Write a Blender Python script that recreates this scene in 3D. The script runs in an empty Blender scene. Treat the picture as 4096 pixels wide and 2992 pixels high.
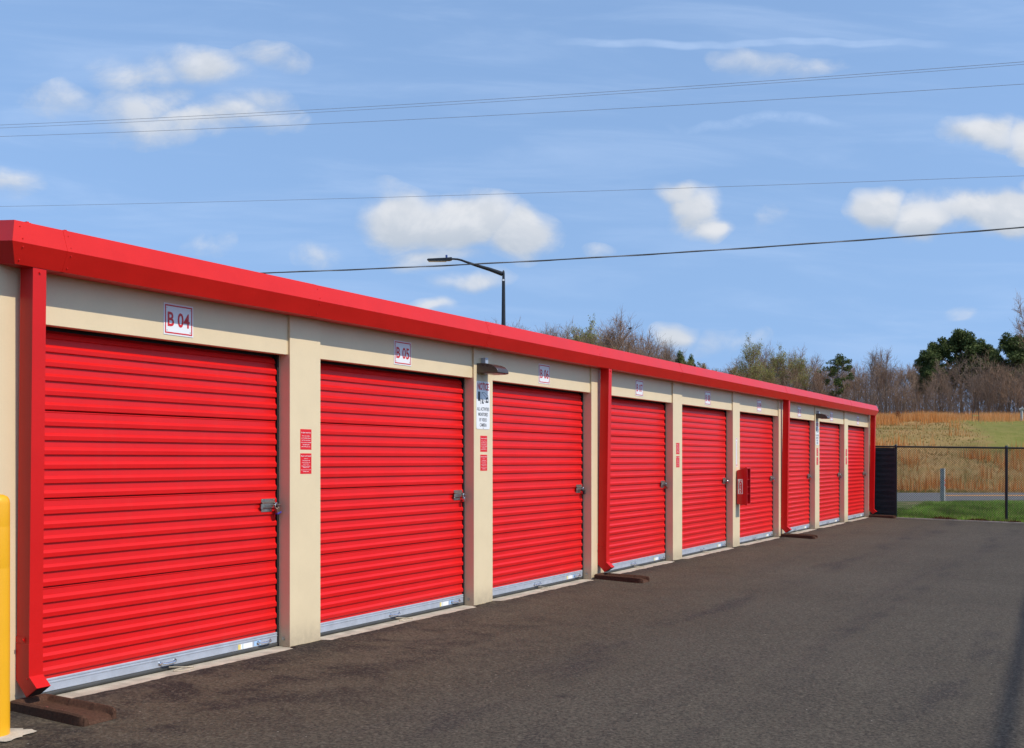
import bpy, bmesh, math, random
import numpy as np
from mathutils import Vector, Matrix, noise

rad = math.radians
SC = bpy.context.scene
COL = SC.collection

# ------------------------------------------------------------------ camera
CAM_D, CAM_H, YAW = 6.284, 1.624, rad(29.4116)
CY, SY = math.cos(YAW), math.sin(YAW)
cam_d = bpy.data.cameras.new("camera")
cam = bpy.data.objects.new("camera", cam_d)
COL.objects.link(cam)
cam.location = (CAM_D, 0, CAM_H)
cam.rotation_euler = (rad(90), 0, YAW)
cam_d.sensor_width = 36
cam_d.lens = 4346 / 4096 * 36
cam_d.shift_y = 342 / 4096
cam_d.clip_end = 4000
SC.camera = cam

# ------------------------------------------------------------------ sky and sun
SUN_EL, SUN_AZ = rad(47), rad(2.0)          # sun stands over +X, a little towards +Y
world = bpy.data.worlds.new("World")
SC.world = world
world.use_nodes = True
world.cycles.sampling_method = 'MANUAL'
world.cycles.sample_map_resolution = 512
SC.cycles.max_bounces = 6
SC.cycles.diffuse_bounces = 3
SC.cycles.glossy_bounces = 3
SC.cycles.transmission_bounces = 2
SC.cycles.transparent_max_bounces = 4
SC.cycles.caustics_reflective = False
SC.cycles.caustics_refractive = False
SKY_STRENGTH = 0.15
SC.view_settings.view_transform = 'Standard'
SC.view_settings.look = 'None'
SC.view_settings.gamma = 1
SC.view_settings.exposure = 0.38

sun_d = bpy.data.lights.new("sun", 'SUN')
sun_d.energy = 2.9
sun_d.angle = rad(0.53)
sun_d.color = (1.0, 0.93, 0.82)
sun = bpy.data.objects.new("sun", sun_d)
COL.objects.link(sun)
sv = Vector((math.cos(SUN_EL) * math.cos(SUN_AZ), math.cos(SUN_EL) * math.sin(SUN_AZ), math.sin(SUN_EL)))
sun.rotation_euler = sv.to_track_quat('Z', 'Y').to_euler()
sun.location = (30, -5, 40)


class NT:
    """small helper to wire shader nodes"""
    def __init__(self, tree):
        self.t = tree; self.n = tree.nodes; self.l = tree.links
    def new(self, typ, **kw):
        nd = self.n.new(typ)
        for k, v in kw.items(): setattr(nd, k, v)
        return nd
    def link(self, a, b): self.l.new(a, b)
    def put(self, sock, v):
        if hasattr(v, 'is_output'): self.l.new(v, sock)
        else: sock.default_value = v
    def m(self, op, a, b=None, c=None, clamp=False):
        nd = self.n.new('ShaderNodeMath'); nd.operation = op; nd.use_clamp = clamp
        for i, v in enumerate((a, b, c)):
            if v is not None: self.put(nd.inputs[i], v)
        return nd.outputs[0]
    def vm(self, op, a, b=None):
        nd = self.n.new('ShaderNodeVectorMath'); nd.operation = op
        self.put(nd.inputs[0], a)
        if b is not None: self.put(nd.inputs[1], b)
        return nd.outputs['Value'] if op == 'DOT_PRODUCT' else nd.outputs[0]
    def noise(self, vec, scale, detail=4, rough=0.55, dist=0.0):
        nd = self.n.new('ShaderNodeTexNoise')
        if vec is not None: self.l.new(vec, nd.inputs['Vector'])
        nd.inputs['Scale'].default_value = scale
        nd.inputs['Detail'].default_value = detail
        nd.inputs['Roughness'].default_value = rough
        nd.inputs['Distortion'].default_value = dist
        return nd.outputs['Fac']
    def ss(self, v, a, b):
        nd = self.n.new('ShaderNodeMapRange'); nd.interpolation_type = 'SMOOTHSTEP'
        self.put(nd.inputs['Value'], v)
        nd.inputs['From Min'].default_value = a; nd.inputs['From Max'].default_value = b
        return nd.outputs['Result']
    def mix(self, f, a, b, blend='MIX'):
        nd = self.n.new('ShaderNodeMix'); nd.data_type = 'RGBA'; nd.blend_type = blend
        self.put(nd.inputs['Factor'], f)
        for s, v in ((nd.inputs[6], a), (nd.inputs[7], b)):
            if hasattr(v, 'is_output'): self.l.new(v, s)
            else: s.default_value = (*v, 1) if len(v) == 3 else v
        return nd.outputs[2]
    def comb(self, x, y, z):
        nd = self.n.new('ShaderNodeCombineXYZ')
        for i, v in enumerate((x, y, z)): self.put(nd.inputs[i], v)
        return nd.outputs[0]


def build_sky():
    t = NT(world.node_tree)
    t.n.clear()
    out = t.new('ShaderNodeOutputWorld')
    bg = t.new('ShaderNodeBackground')
    bg.inputs['Strength'].default_value = SKY_STRENGTH
    sky = t.new('ShaderNodeTexSky')
    sky.sky_type = 'NISHITA'
    sky.sun_disc = False
    sky.sun_elevation = SUN_EL
    sky.sun_rotation = rad(90) - SUN_AZ
    sky.altitude = 150
    sky.air_density = 1.0
    sky.dust_density = 0.2
    sky.ozone_density = 2.4
    tc = t.new('ShaderNodeTexCoord').outputs['Generated']
    d = t.vm('NORMALIZE', tc)
    # an even, slightly veiled spring sky: the horizon band is kept from washing out
    t.link(t.vm('NORMALIZE', t.vm('ADD', t.vm('MULTIPLY', d, (1, 1, .25)), (0, 0, .28))), sky.inputs['Vector'])
    fw = t.vm('DOT_PRODUCT', d, (-SY, CY, 0))
    rt = t.vm('DOT_PRODUCT', d, (CY, SY, 0))
    up = t.vm('DOT_PRODUCT', d, (0, 0, 1))
    fwc = t.m('MAXIMUM', fw, 0.05)
    u = t.m('DIVIDE', rt, fwc); v = t.m('DIVIDE', up, fwc)
    uv = t.comb(u, v, 0.0)
    # warp the sky coordinates a little so that no cloud is an ellipse
    w1 = t.m('SUBTRACT', t.noise(uv, 6.0, 3, 0.6), 0.5)
    w2 = t.m('SUBTRACT', t.noise(t.vm('ADD', uv, (7.3, 2.1, 0)), 6.0, 3, 0.6), 0.5)
    uw = t.m('MULTIPLY_ADD', w1, 0.10, u); vw = t.m('MULTIPLY_ADD', w2, 0.075, v)
    blobs = [  # azimuth/height of cumulus masses (units of the 4096 px wide view), half sizes, weight
        (540, 300, 200, 100, .82), (806, 275, 270, 115, .92), (1090, 215, 220, 75, .78), (815, 490, 440, 125, .95),
        (600, 410, 190, 150, .86), (1060, 420, 160, 95, .75), (272, 444, 190, 90, .50), (60, 742, 170, 70, .85),
        (1640, 860, 260, 150, 1.25), (1850, 870, 300, 150, 1.4), (2080, 930, 210, 130, 1.3), (1700, 1000, 250, 70, .8),
        (2675, 785, 110, 65, 1.1), (2730, 830, 135, 90, 1.25), (2790, 885, 115, 55, 1.1), (3050, 890, 90, 75, .5),
        (3920, 530, 150, 85, 1.1), (4080, 560, 150, 95, 1.1), (3540, 820, 180, 90, 1.3), (3740, 880, 220, 95, 1.25),
        (3980, 850, 250, 110, 1.3), (4130, 770, 120, 90, 1.0),
        (1880, 1110, 210, 55, .9), (1720, 1215, 120, 38, .85), (2710, 1345, 140, 70, 1.05), (2880, 1390, 190, 60, .55),
        (3116, 240, 290, 62, .62), (830, 985, 120, 65, .55), (1265, 1035, 130, 70, .7), (3830, 1250, 110, 40, .22),
        (2420, 985, 90, 45, .45), (2380, 560, 80, 30, .25)]
    def masses(du0, dv0):
        tot_ = None
        for (px, py, rx, ry, w) in blobs:
            du = t.m('MULTIPLY', t.m('SUBTRACT', uw, (px - 2048) / 4346 - du0), 4346 / rx)
            dv = t.m('MULTIPLY', t.m('SUBTRACT', vw, (1838 - py) / 4346 - dv0), 4346 / ry)
            q = t.m('MULTIPLY_ADD', dv, dv, t.m('MULTIPLY', du, du))
            b = t.m('MAXIMUM', t.m('MULTIPLY', t.m('SUBTRACT', 1.0, q), w), 0.0)
            tot_ = b if tot_ is None else t.m('MAXIMUM', tot_, b)
        return tot_
    tot = masses(0, 0)
    tot_sun = masses(.004, .009)
    # the rest of the sky carries clouds of the same kind
    inx = t.m('SUBTRACT', 1.0, t.ss(t.m('ABSOLUTE', u), 0.50, 0.60))
    iny = t.m('SUBTRACT', 1.0, t.ss(v, 0.44, 0.52))
    infr = t.m('MULTIPLY', t.m('MULTIPLY', inx, iny), t.ss(fw, 0.1, 0.3))
    plane = t.comb(t.m('DIVIDE', rt, t.m('ADD', t.m('MAXIMUM', up, 0.0), 0.22)),
                   t.m('DIVIDE', fw, t.m('ADD', t.m('MAXIMUM', up, 0.0), 0.22)), 0.0)
    gen = t.m('MULTIPLY', t.m('SUBTRACT', t.noise(plane, 1.6, 3, 0.5), 0.60), 5.0)
    gen = t.m('MAXIMUM', gen, 0.0)
    sp = t.comb(t.m('MULTIPLY', u, 1.0), t.m('MULTIPLY', v, 1.5), 0.3)
    f1 = t.noise(sp, 13.0, 8, 0.62, 0.3)
    dens = t.m('ADD', tot, t.m('MULTIPLY', t.m('SUBTRACT', f1, 0.50), 2.5))
    dens = t.m('MULTIPLY', dens, t.ss(tot, 0.0, 0.12))
    soft = t.m('MULTIPLY_ADD', t.ss(tot, 0.45, 1.0), -0.35, 1.30)
    alpha = t.m('MULTIPLY', t.ss(t.m('DIVIDE', t.m('ADD', dens, 0.05), soft), 0.0, 1.0), t.m('MULTIPLY_ADD', t.ss(tot, 0.5, 1.1), 0.24, 0.66))
    # sunlit side of the billows: compare the cloud noise with the same noise further towards the sun (right, up)
    f2 = t.noise(t.vm('ADD', sp, (0.012, 0.018, 0.0)), 13.0, 4, 0.58, 0.25)
    lit = t.ss(t.m('SUBTRACT', f1, f2), -0.10, 0.14)
    thick = t.ss(dens, 0.2, 1.5)
    topl = t.ss(t.m('SUBTRACT', tot, tot_sun), -0.45, 0.40)
    lum = t.m('ADD', t.m('MULTIPLY', lit, 0.40), t.m('MULTIPLY', topl, 0.60))
    ccol = t.mix(lum, (2.7, 3.0, 3.4), (4.25, 4.3, 4.4))
    # contrail and thin cirrus streaks
    cu = t.m('MULTIPLY', t.m('SUBTRACT', u, (3000 - 2048) / 4346), 4346 / 880)
    wav = t.m('MULTIPLY', t.m('SUBTRACT', t.noise(t.comb(u, 0.0, 0.0), 9.0, 2, 0.6), 0.5), 0.02)
    cv = t.m('MULTIPLY', t.m('SUBTRACT', t.m('ADD', v, wav), (1838 - 172) / 4346), 4346 / 19)
    con = t.m('MULTIPLY', t.ss(t.m('SUBTRACT', 1.0, t.m('MULTIPLY', cv, cv)), -0.2, 1.0),
              t.ss(t.m('SUBTRACT', 1.0, t.m('MULTIPLY', cu, cu)), 0.0, 0.7))
    con = t.m('MULTIPLY', con, t.m('MULTIPLY_ADD', t.noise(t.comb(u, t.m('MULTIPLY', v, 3.0), 0.0), 22.0, 3, 0.6), 1.1, -0.05))
    cir = t.noise(t.comb(t.m('MULTIPLY', u, 1.0), t.m('MULTIPLY_ADD', u, 0.35, t.m('MULTIPLY', v, 7.0)), 0.0), 4.0, 5, 0.58, 0.5)
    cir = t.m('MULTIPLY', t.ss(cir, 0.42, 0.78), 0.24)
    c2u = t.m('MULTIPLY', t.m('SUBTRACT', u, (3050 - 2048) / 4346), 4346 / 420)
    c2v = t.m('MULTIPLY', t.m('SUBTRACT', t.m('ADD', vw, wav), (1838 - 480) / 4346), 4346 / 34)
    con2 = t.m('MULTIPLY', t.m('MAXIMUM', t.m('SUBTRACT', 1.0, t.m('MULTIPLY_ADD', c2v, c2v, t.m('MULTIPLY', c2u, c2u))), 0.0), t.m('MULTIPLY', t.ss(f1, 0.35, 0.7), 0.5))
    streak = t.m('MAXIMUM', t.m('MAXIMUM', t.m('MULTIPLY', con, 0.62), con2), cir)
    streak = t.m('MULTIPLY', streak, t.ss(up, 0.02, 0.12))
    c = t.mix(streak, sky.outputs[0], (3.1, 3.9, 5.3))
    c = t.mix(alpha, c, ccol)
    t.link(c, bg.inputs['Color'])
    # beyond the view: the same sky and veil with plain clouds of the same kind
    bg2 = t.new('ShaderNodeBackground')
    bg2.inputs['Strength'].default_value = SKY_STRENGTH
    c2 = t.mix(0.08, sky.outputs[0], (3.1, 3.9, 5.3))
    c2 = t.mix(t.m('MULTIPLY', t.ss(gen, 0.06, 0.9), 0.9), c2, (4.3, 4.4, 4.6))
    t.link(c2, bg2.inputs['Color'])
    mx = t.new('ShaderNodeMixShader')
    t.link(infr, mx.inputs[0]); t.link(bg2.outputs[0], mx.inputs[1]); t.link(bg.outputs[0], mx.inputs[2])
    t.link(mx.outputs[0], out.inputs['Surface'])


build_sky()

# ------------------------------------------------------------------ materials
MAT = {}


def material(name, fn):
    m = bpy.data.materials.new(name)
    m.use_nodes = True
    t = NT(m.node_tree)
    b = m.node_tree.nodes['Principled BSDF']
    fn(t, b)
    MAT[name] = m
    return m


def pos(t):
    return t.new('ShaderNodeNewGeometry').outputs['Position']


def objpos(t):
    return t.new('ShaderNodeTexCoord').outputs['Object']


def bump(t, b, h, strength=0.3, dist=0.01):
    nd = t.new('ShaderNodeBump')
    nd.inputs['Strength'].default_value = strength
    nd.inputs['Distance'].default_value = dist
    t.link(h, nd.inputs['Height'])
    t.link(nd.outputs[0], b.inputs['Normal'])


def painted(name, col, rough=0.38, var=0.06, spec=0.5, metal=0.0, scale=3.0, bmp=0.0, dirt=0.0, dirtcol=(.25, .2, .15), coat=0.0):
    def fn(t, b):
        p = pos(t)
        n = t.noise(p, scale, 5, 0.6)
        n2 = t.noise(p, scale * 23, 3, 0.6)
        f = t.m('ADD', t.m('MULTIPLY', n, 0.7), t.m('MULTIPLY', n2, 0.3))
        lo = tuple(c * (1 - var) for c in col); hi = tuple(min(1, c * (1 + var)) for c in col)
        c = t.mix(t.ss(f, 0.3, 0.7), lo, hi)
        if name == 'door_red':
            oi = t.new('ShaderNodeObjectInfo').outputs['Random']
            c = t.mix(t.m('MULTIPLY', oi, 0.10), c, (.52, .012, .012))
            st = t.noise(t.vm('MULTIPLY', p, (1, 6, .35)), 2.0, 5, 0.6)
            c = t.mix(t.m('MULTIPLY', t.ss(st, 0.5, 0.75), 0.10), c, (.55, .05, .04))
        if dirt > 0:
            sx = t.new('ShaderNodeSeparateXYZ'); t.link(p, sx.inputs[0])
            g = t.m('SUBTRACT', 1.0, t.ss(sx.outputs['Z'], 0.0, 0.26))
            g = t.m('MULTIPLY', t.m('MULTIPLY', g, t.noise(p, 14, 5, 0.7)), dirt)
            c = t.mix(g, c, dirtcol)
        t.link(c, b.inputs['Base Color'])
        b.inputs['Metallic'].default_value = metal
        b.inputs['Specular IOR Level'].default_value = spec
        b.inputs['Coat Weight'].default_value = coat
        r = t.m('MULTIPLY_ADD', n, 0.12, rough - 0.06)
        t.link(r, b.inputs['Roughness'])
        if name == 'trim_red': bump(t, b, t.noise(t.vm('MULTIPLY', p, (1, .6, 1.6)), 2.2, 2, 0.5), 0.35, 0.02)
        elif bmp > 0: bump(t, b, t.noise(p, 260, 2, 0.5), bmp, 0.0015)
    return material(name, fn)


painted('door_red', (.70, .0080, .0075), 0.36, .05, spec=.34, dirt=.55, dirtcol=(.42, .09, .07))
painted('trim_red', (.66, .014, .009), 0.36, .05, spec=.30, bmp=.05)
painted('spout_red', (.62, .009, .007), 0.38, .05, spec=.30)
painted('cream', (.75, .60, .375), 0.45, .035, dirt=.95, dirtcol=(.33, .26, .18), bmp=.12)
painted('galvanised', (.46, .50, .56), 0.40, .12, metal=.30, scale=9, bmp=.1)
painted('seal', (.05, .05, .047), 0.6, .2)
painted('dark_gap', (.012, .01, .01), 0.7, .1)  # near-black: black door guides, and shade painted into gaps and openings
painted('concrete', (.46, .41, .32), 0.88, .30, spec=.3, scale=6, bmp=.4)
painted('sign_white', (.82, .82, .82), 0.35, .02)
painted('sign_red', (.62, .014, .018), 0.4, .03)
painted('sign_black', (.02, .02, .022), 0.4, .05)
painted('sticker_red', (.74, .010, .016), 0.4, .02)
painted('sticker_yellow', (.75, .6, .18), 0.5, .1)
painted('sticker_blue', (.33, .50, .72), 0.5, .15)
painted('sticker_teal', (.1, .4, .38), 0.5, .1)
painted('steel', (.45, .42, .36), 0.32, .25, metal=.9, scale=30)
painted('chrome', (.75, .75, .76), 0.18, .1, metal=1.0, scale=30)
painted('lock_laminated', (.28, .19, .14), 0.35, .3, metal=.8, scale=60)
painted('lock_blue', (.05, .05, .35), 0.4, .1)
painted('lock_black', (.015, .015, .016), 0.35, .1)
painted('bronze', (.055, .038, .032), 0.28, .1, spec=.6)
painted('lens', (.55, .52, .45), 0.3, .05)
painted('box_red', (.55, .008, .012), 0.32, .06)
painted('box_inside', (.20, .008, .010), 0.5, .1)
painted('black_metal', (.012, .012, .013), 0.42, .15)
painted('black_fabric', (.022, .024, .028), 0.75, .35, scale=18)
painted('yellow', (.86, .42, .012), 0.35, .04)
painted('post_white', (.42, .41, .37), 0.7, .2, scale=8)
painted('rope', (.55, .47, .34), 0.8, .2)
painted('cable', (.09, .09, .09), 0.5, .2)
painted('wire', (.26, .26, .27), 0.45, .1)
painted('pole_wood', (.16, .11, .08), 0.85, .3)
painted('roof_metal', (.55, .57, .58), 0.4, .1, metal=.7)
painted('bird', (.03, .03, .035), 0.7, .2)
painted('lamp_label', (.75, .75, .75), 0.5, .1)
painted('photocell', (.04, .07, .25), 0.4, .1)
painted('rusty', (.16, .07, .035), 0.8, .3, scale=20)


def f_splash(t, b):
    p = pos(t)
    n = t.noise(p, 60, 6, 0.7)
    c = t.mix(t.ss(n, 0.3, 0.7), (.060, .029, .018), (.105, .052, .032))
    t.link(c, b.inputs['Base Color']); b.inputs['Roughness'].default_value = 0.95
    b.inputs['Specular IOR Level'].default_value = 0.15
    bump(t, b, t.noise(p, 220, 3, 0.6), 0.4, 0.006)
material('splash_brown', f_splash)


def f_asphalt(t, b):
    p = pos(t)
    sx = t.new('ShaderNodeSeparateXYZ'); t.link(p, sx.inputs[0])
    X, Y = sx.outputs['X'], sx.outputs['Y']
    big = t.noise(p, 0.35, 5, 0.6)
    mid = t.noise(p, 2.1, 6, 0.65, 0.4)
    fine = t.noise(p, 42, 5, 0.8)
    grit = t.noise(p, 240, 3, 0.7)
    lanes = t.noise(t.comb(t.m('MULTIPLY', X, 1.5), t.m('MULTIPLY', Y, 0.09), 0.0), 1.0, 5, 0.6, 0.6)
    away = t.ss(t.m('ADD', X, t.m('MULTIPLY', big, 2.0)), 1.6, 4.2)
    base = t.mix(t.ss(big, 0.3, 0.7), t.mix(away, (.096, .074, .047), (.084, .071, .052)), t.mix(away, (.122, .095, .063), (.108, .092, .068)))
    # darker, oilier wheel lanes
    base = t.mix(t.m('MULTIPLY', t.ss(lanes, 0.50, 0.72), 0.42), base, (.047, .039, .036))
    trk = None
    for x0, wd, ph in ((3.95, 0.22, 0.0), (2.35, 0.30, 5.0), (5.2, 0.25, 9.0)):
        wob = t.m('MULTIPLY', t.m('SUBTRACT', t.noise(t.comb(ph, Y, 0.0), 0.25, 2, 0.5), 0.5), 0.7)
        q = t.m('DIVIDE', t.m('SUBTRACT', t.m('ADD', X, wob), x0), wd)
        band = t.m('MAXIMUM', t.m('SUBTRACT', 1.0, t.m('MULTIPLY', q, q)), 0.0)
        brk = t.ss(t.noise(t.comb(t.m('MULTIPLY', X, 2.0), t.m('MULTIPLY', Y, 0.55), ph), 1.0, 5, 0.65), 0.44, 0.66)
        band = t.m('MULTIPLY', band, brk)
        trk = band if trk is None else t.m('MAXIMUM', trk, band)
    base = t.mix(t.m('MULTIPLY', trk, 0.75), base, (.040, .034, .032))
    # skid marks near the camera
    q = t.m('SUBTRACT', t.m('MULTIPLY_ADD', t.m('SUBTRACT', Y, 5.5), 0.17, X), 3.22)
    q = t.m('ADD', q, t.m('MULTIPLY', t.m('MULTIPLY', t.m('SUBTRACT', Y, 6.3), t.m('SUBTRACT', Y, 6.3)), -0.10))
    sk = t.m('MULTIPLY', t.ss(t.m('SUBTRACT', 0.12, t.m('ABSOLUTE', q)), 0.0, 0.05), t.m('SUBTRACT', 1.0, t.ss(Y, 5.7, 6.6)))
    sk = t.m('MULTIPLY', sk, t.ss(t.noise(t.comb(t.m('MULTIPLY', q, 60.0), t.m('MULTIPLY', Y, 0.6), 0.0), 1.0, 3, 0.6), 0.35, 0.6))
    base = t.mix(t.m('MULTIPLY', sk, 0.5), base, (.038, .033, .032))
    # coarse dark open patches close to the doors and by the first downspout
    near = t.m('SUBTRACT', 1.0, t.ss(X, 0.9, 2.4))
    fy = t.m('SUBTRACT', 1.0, t.ss(Y, 7.0, 11.5))
    rough_patch = t.m('MULTIPLY', t.m('MULTIPLY', near, t.m('MULTIPLY_ADD', fy, 0.75, 0.25)), t.m('MULTIPLY', t.ss(mid, 0.42, 0.62), t.ss(t.noise(p, 17, 5, 0.75), 0.28, 0.52)))
    base = t.mix(t.m('MULTIPLY', rough_patch, 0.95), base, (.026, .020, .017))
    # dark wet-looking edge where the asphalt was hand laid against the slab
    e = t.m('MULTIPLY', t.m('SUBTRACT', 1.0, t.ss(X, 0.08, 0.5)), t.ss(t.noise(p, 3.0, 5, 0.65), 0.34, 0.6))
    base = t.mix(t.m('MULTIPLY', e, 0.75), base, (.032, .026, .024))
    # dust veils
    dust = t.m('MULTIPLY', t.m('MULTIPLY', t.ss(t.noise(p, 0.8, 6, 0.65, 0.5), 0.48, 0.75), t.ss(t.noise(p, 25, 4, 0.75), 0.35, 0.65)), 0.42)
    base = t.mix(dust, base, (.135, .107, .085))
    # spots
    vo = t.new('ShaderNodeTexVoronoi'); vo.inputs['Scale'].default_value = 0.9
    t.link(t.vm('ADD', p, t.comb(t.m('MULTIPLY', mid, 0.25), t.m('MULTIPLY', fine, 0.06), 0.0)), vo.inputs['Vector'])
    spot = t.m('SUBTRACT', 1.0, t.ss(vo.outputs['Distance'], 0.05, 0.12))
    spot = t.m('MULTIPLY', spot, t.ss(t.noise(p, 0.5, 2, 0.5), 0.52, 0.6))
    base = t.mix(t.m('MULTIPLY', spot, 0.6), base, (.03, .026, .025))
    # stone texture
    ag = t.new('ShaderNodeTexVoronoi'); ag.inputs['Scale'].default_value = 62.0
    t.link(p, ag.inputs['Vector'])
    agc = t.new('ShaderNodeSeparateColor'); t.link(ag.outputs['Color'], agc.inputs[0])
    base = t.mix(t.m('MULTIPLY', t.ss(agc.outputs[0], 0.55, 1.0), 0.45), base, (.17, .14, .105))
    base = t.mix(t.m('MULTIPLY', t.ss(agc.outputs[1], 0.5, 1.0), 0.5), base, (.026, .021, .018))
    base = t.mix(t.ss(fine, 0.36, 0.60), t.mix(0.62, base, (.016, .013, .012)), base)
    base = t.mix(t.m('MULTIPLY', t.ss(t.m('ADD', t.m('MULTIPLY', grit, 0.5), t.m('MULTIPLY', fine, 0.5)), 0.56, 0.68), 0.65), base, (.22, .185, .15))
    vs = t.new('ShaderNodeTexVoronoi'); vs.inputs['Scale'].default_value = 9.0
    t.link(p, vs.inputs['Vector'])
    peb = t.m('MULTIPLY', t.m('SUBTRACT', 1.0, t.ss(vs.outputs['Distance'], 0.04, 0.07)), t.ss(t.noise(p, 5, 2, 0.5), 0.55, 0.6))
    base = t.mix(t.m('MULTIPLY', peb, 0.7), base, (.42, .37, .30))
    t.link(base, b.inputs['Base Color'])
    b.inputs['Roughness'].default_value = 0.9
    b.inputs['Specular IOR Level'].default_value = 0.14
    h = t.m('ADD', t.m('MULTIPLY', fine, 0.7), t.m('MULTIPLY', grit, 0.5))
    bump(t, b, h, 0.55, 0.006)
material('asphalt', f_asphalt)


def f_road(t, b):
    p = pos(t)
    c = t.mix(t.noise(p, 0.6, 5, 0.6), (.135, .128, .12), (.18, .172, .162))
    t.link(c, b.inputs['Base Color']); b.inputs['Roughness'].default_value = 0.85
    b.inputs['Specular IOR Level'].default_value = 0.3
material('road_grey', f_road)
painted('road_yellow', (.78, .34, .03), 0.7, .15)


def f_ground(t, b):
    p = pos(t)
    dd = t.vm('DOT_PRODUCT', t.vm('SUBTRACT', p, (CAM_D, 0, 0)), (-SY, CY, 0))
    rr = t.vm('DOT_PRODUCT', t.vm('SUBTRACT', p, (CAM_D, 0, 0)), (CY, SY, 0))
    n1 = t.noise(p, 0.16, 5, 0.6, 0.3); n2 = t.noise(p, 0.9, 6, 0.65); n3 = t.noise(p, 5.0, 5, 0.7)
    hill = t.mix(t.ss(n2, 0.35, 0.65), (.31, .20, .080), (.44, .265, .105))
    hill = t.mix(t.m('MULTIPLY', t.ss(t.m('ADD', t.m('MULTIPLY', n1, 0.6), t.m('MULTIPLY', n2, 0.4)), 0.46, 0.60), 0.85), hill, (.21, .165, .055))
    hill = t.mix(t.m('MULTIPLY', t.ss(n3, 0.48, 0.7), 0.5), hill, (.21, .155, .07))
    # mown field on the right of the hill
    fm = t.m('MULTIPLY', t.ss(t.m('ADD', t.m('SUBTRACT', rr, t.m('MULTIPLY', dd, 0.30)), t.m('MULTIPLY', n2, 6.0)), 11.5, 14.0), t.ss(t.m('ADD', dd, t.m('MULTIPLY', n2, 4.0)), 70.0, 74.0))
    fld = t.mix(t.ss(n2, 0.35, 0.65), (.145, .165, .03), (.21, .19, .05))
    hill = t.mix(t.m('MULTIPLY', fm, 0.9), hill, fld)
    wood = t.mix(t.ss(n2, 0.35, 0.65), (.10, .065, .04), (.15, .10, .065))
    hill = t.mix(t.ss(dd, 101.0, 104.0), hill, wood)
    # verge on this side of the road: dirt and grass
    ver = t.mix(t.ss(n2, 0.4, 0.65), (.09, .13, .03), (.26, .20, .115))
    c = t.mix(t.ss(dd, 50.0, 52.0), ver, hill)
    t.link(c, b.inputs['Base Color']); b.inputs['Roughness'].default_value = 0.95
    b.inputs['Specular IOR Level'].default_value = 0.1
    bump(t, b, t.m('ADD', n3, n2), 0.6, 0.12)
material('ground_soil', f_ground)


def blade_mat(name, trans=0.48):
    def fn(t, b):
        a = t.new('ShaderNodeAttribute'); a.attribute_name = 'tint'
        t.link(a.outputs['Color'], b.inputs['Base Color'])
        b.inputs['Roughness'].default_value = 0.75
        b.inputs['Specular IOR Level'].default_value = 0.2
        tr = t.new('ShaderNodeBsdfTranslucent'); t.link(a.outputs['Color'], tr.inputs['Color'])
        mx = t.new('ShaderNodeMixShader'); mx.inputs[0].default_value = trans
        out = t.n['Material Output']
        t.link(b.outputs[0], mx.inputs[1]); t.link(tr.outputs[0], mx.inputs[2]); t.link(mx.outputs[0], out.inputs['Surface'])
    return material(name, fn)
blade_mat('blades')
blade_mat('needles', 0.12)
blade_mat('buds', 0.3)


def bark(name, a, c_):
    def fn(t, b):
        p = pos(t)
        oi = t.new('ShaderNodeObjectInfo').outputs['Random']
        c = t.mix(t.noise(p, 2.5, 4, 0.6), a, c_)
        c = t.mix(t.m('MULTIPLY', oi, 0.5), c, (.20, .17, .15))
        t.link(c, b.inputs['Base Color']); b.inputs['Roughness'].default_value = 0.9
        b.inputs['Specular IOR Level'].default_value = 0.15
    return material(name, fn)
bark('bark_grey', (.15, .11, .08), (.25, .19, .145))
bark('twig_brown', (.26, .155, .088), (.36, .225, .14))
bark('bark_pine', (.10, .07, .055), (.17, .12, .095))

# ------------------------------------------------------------------ mesh helpers


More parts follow.
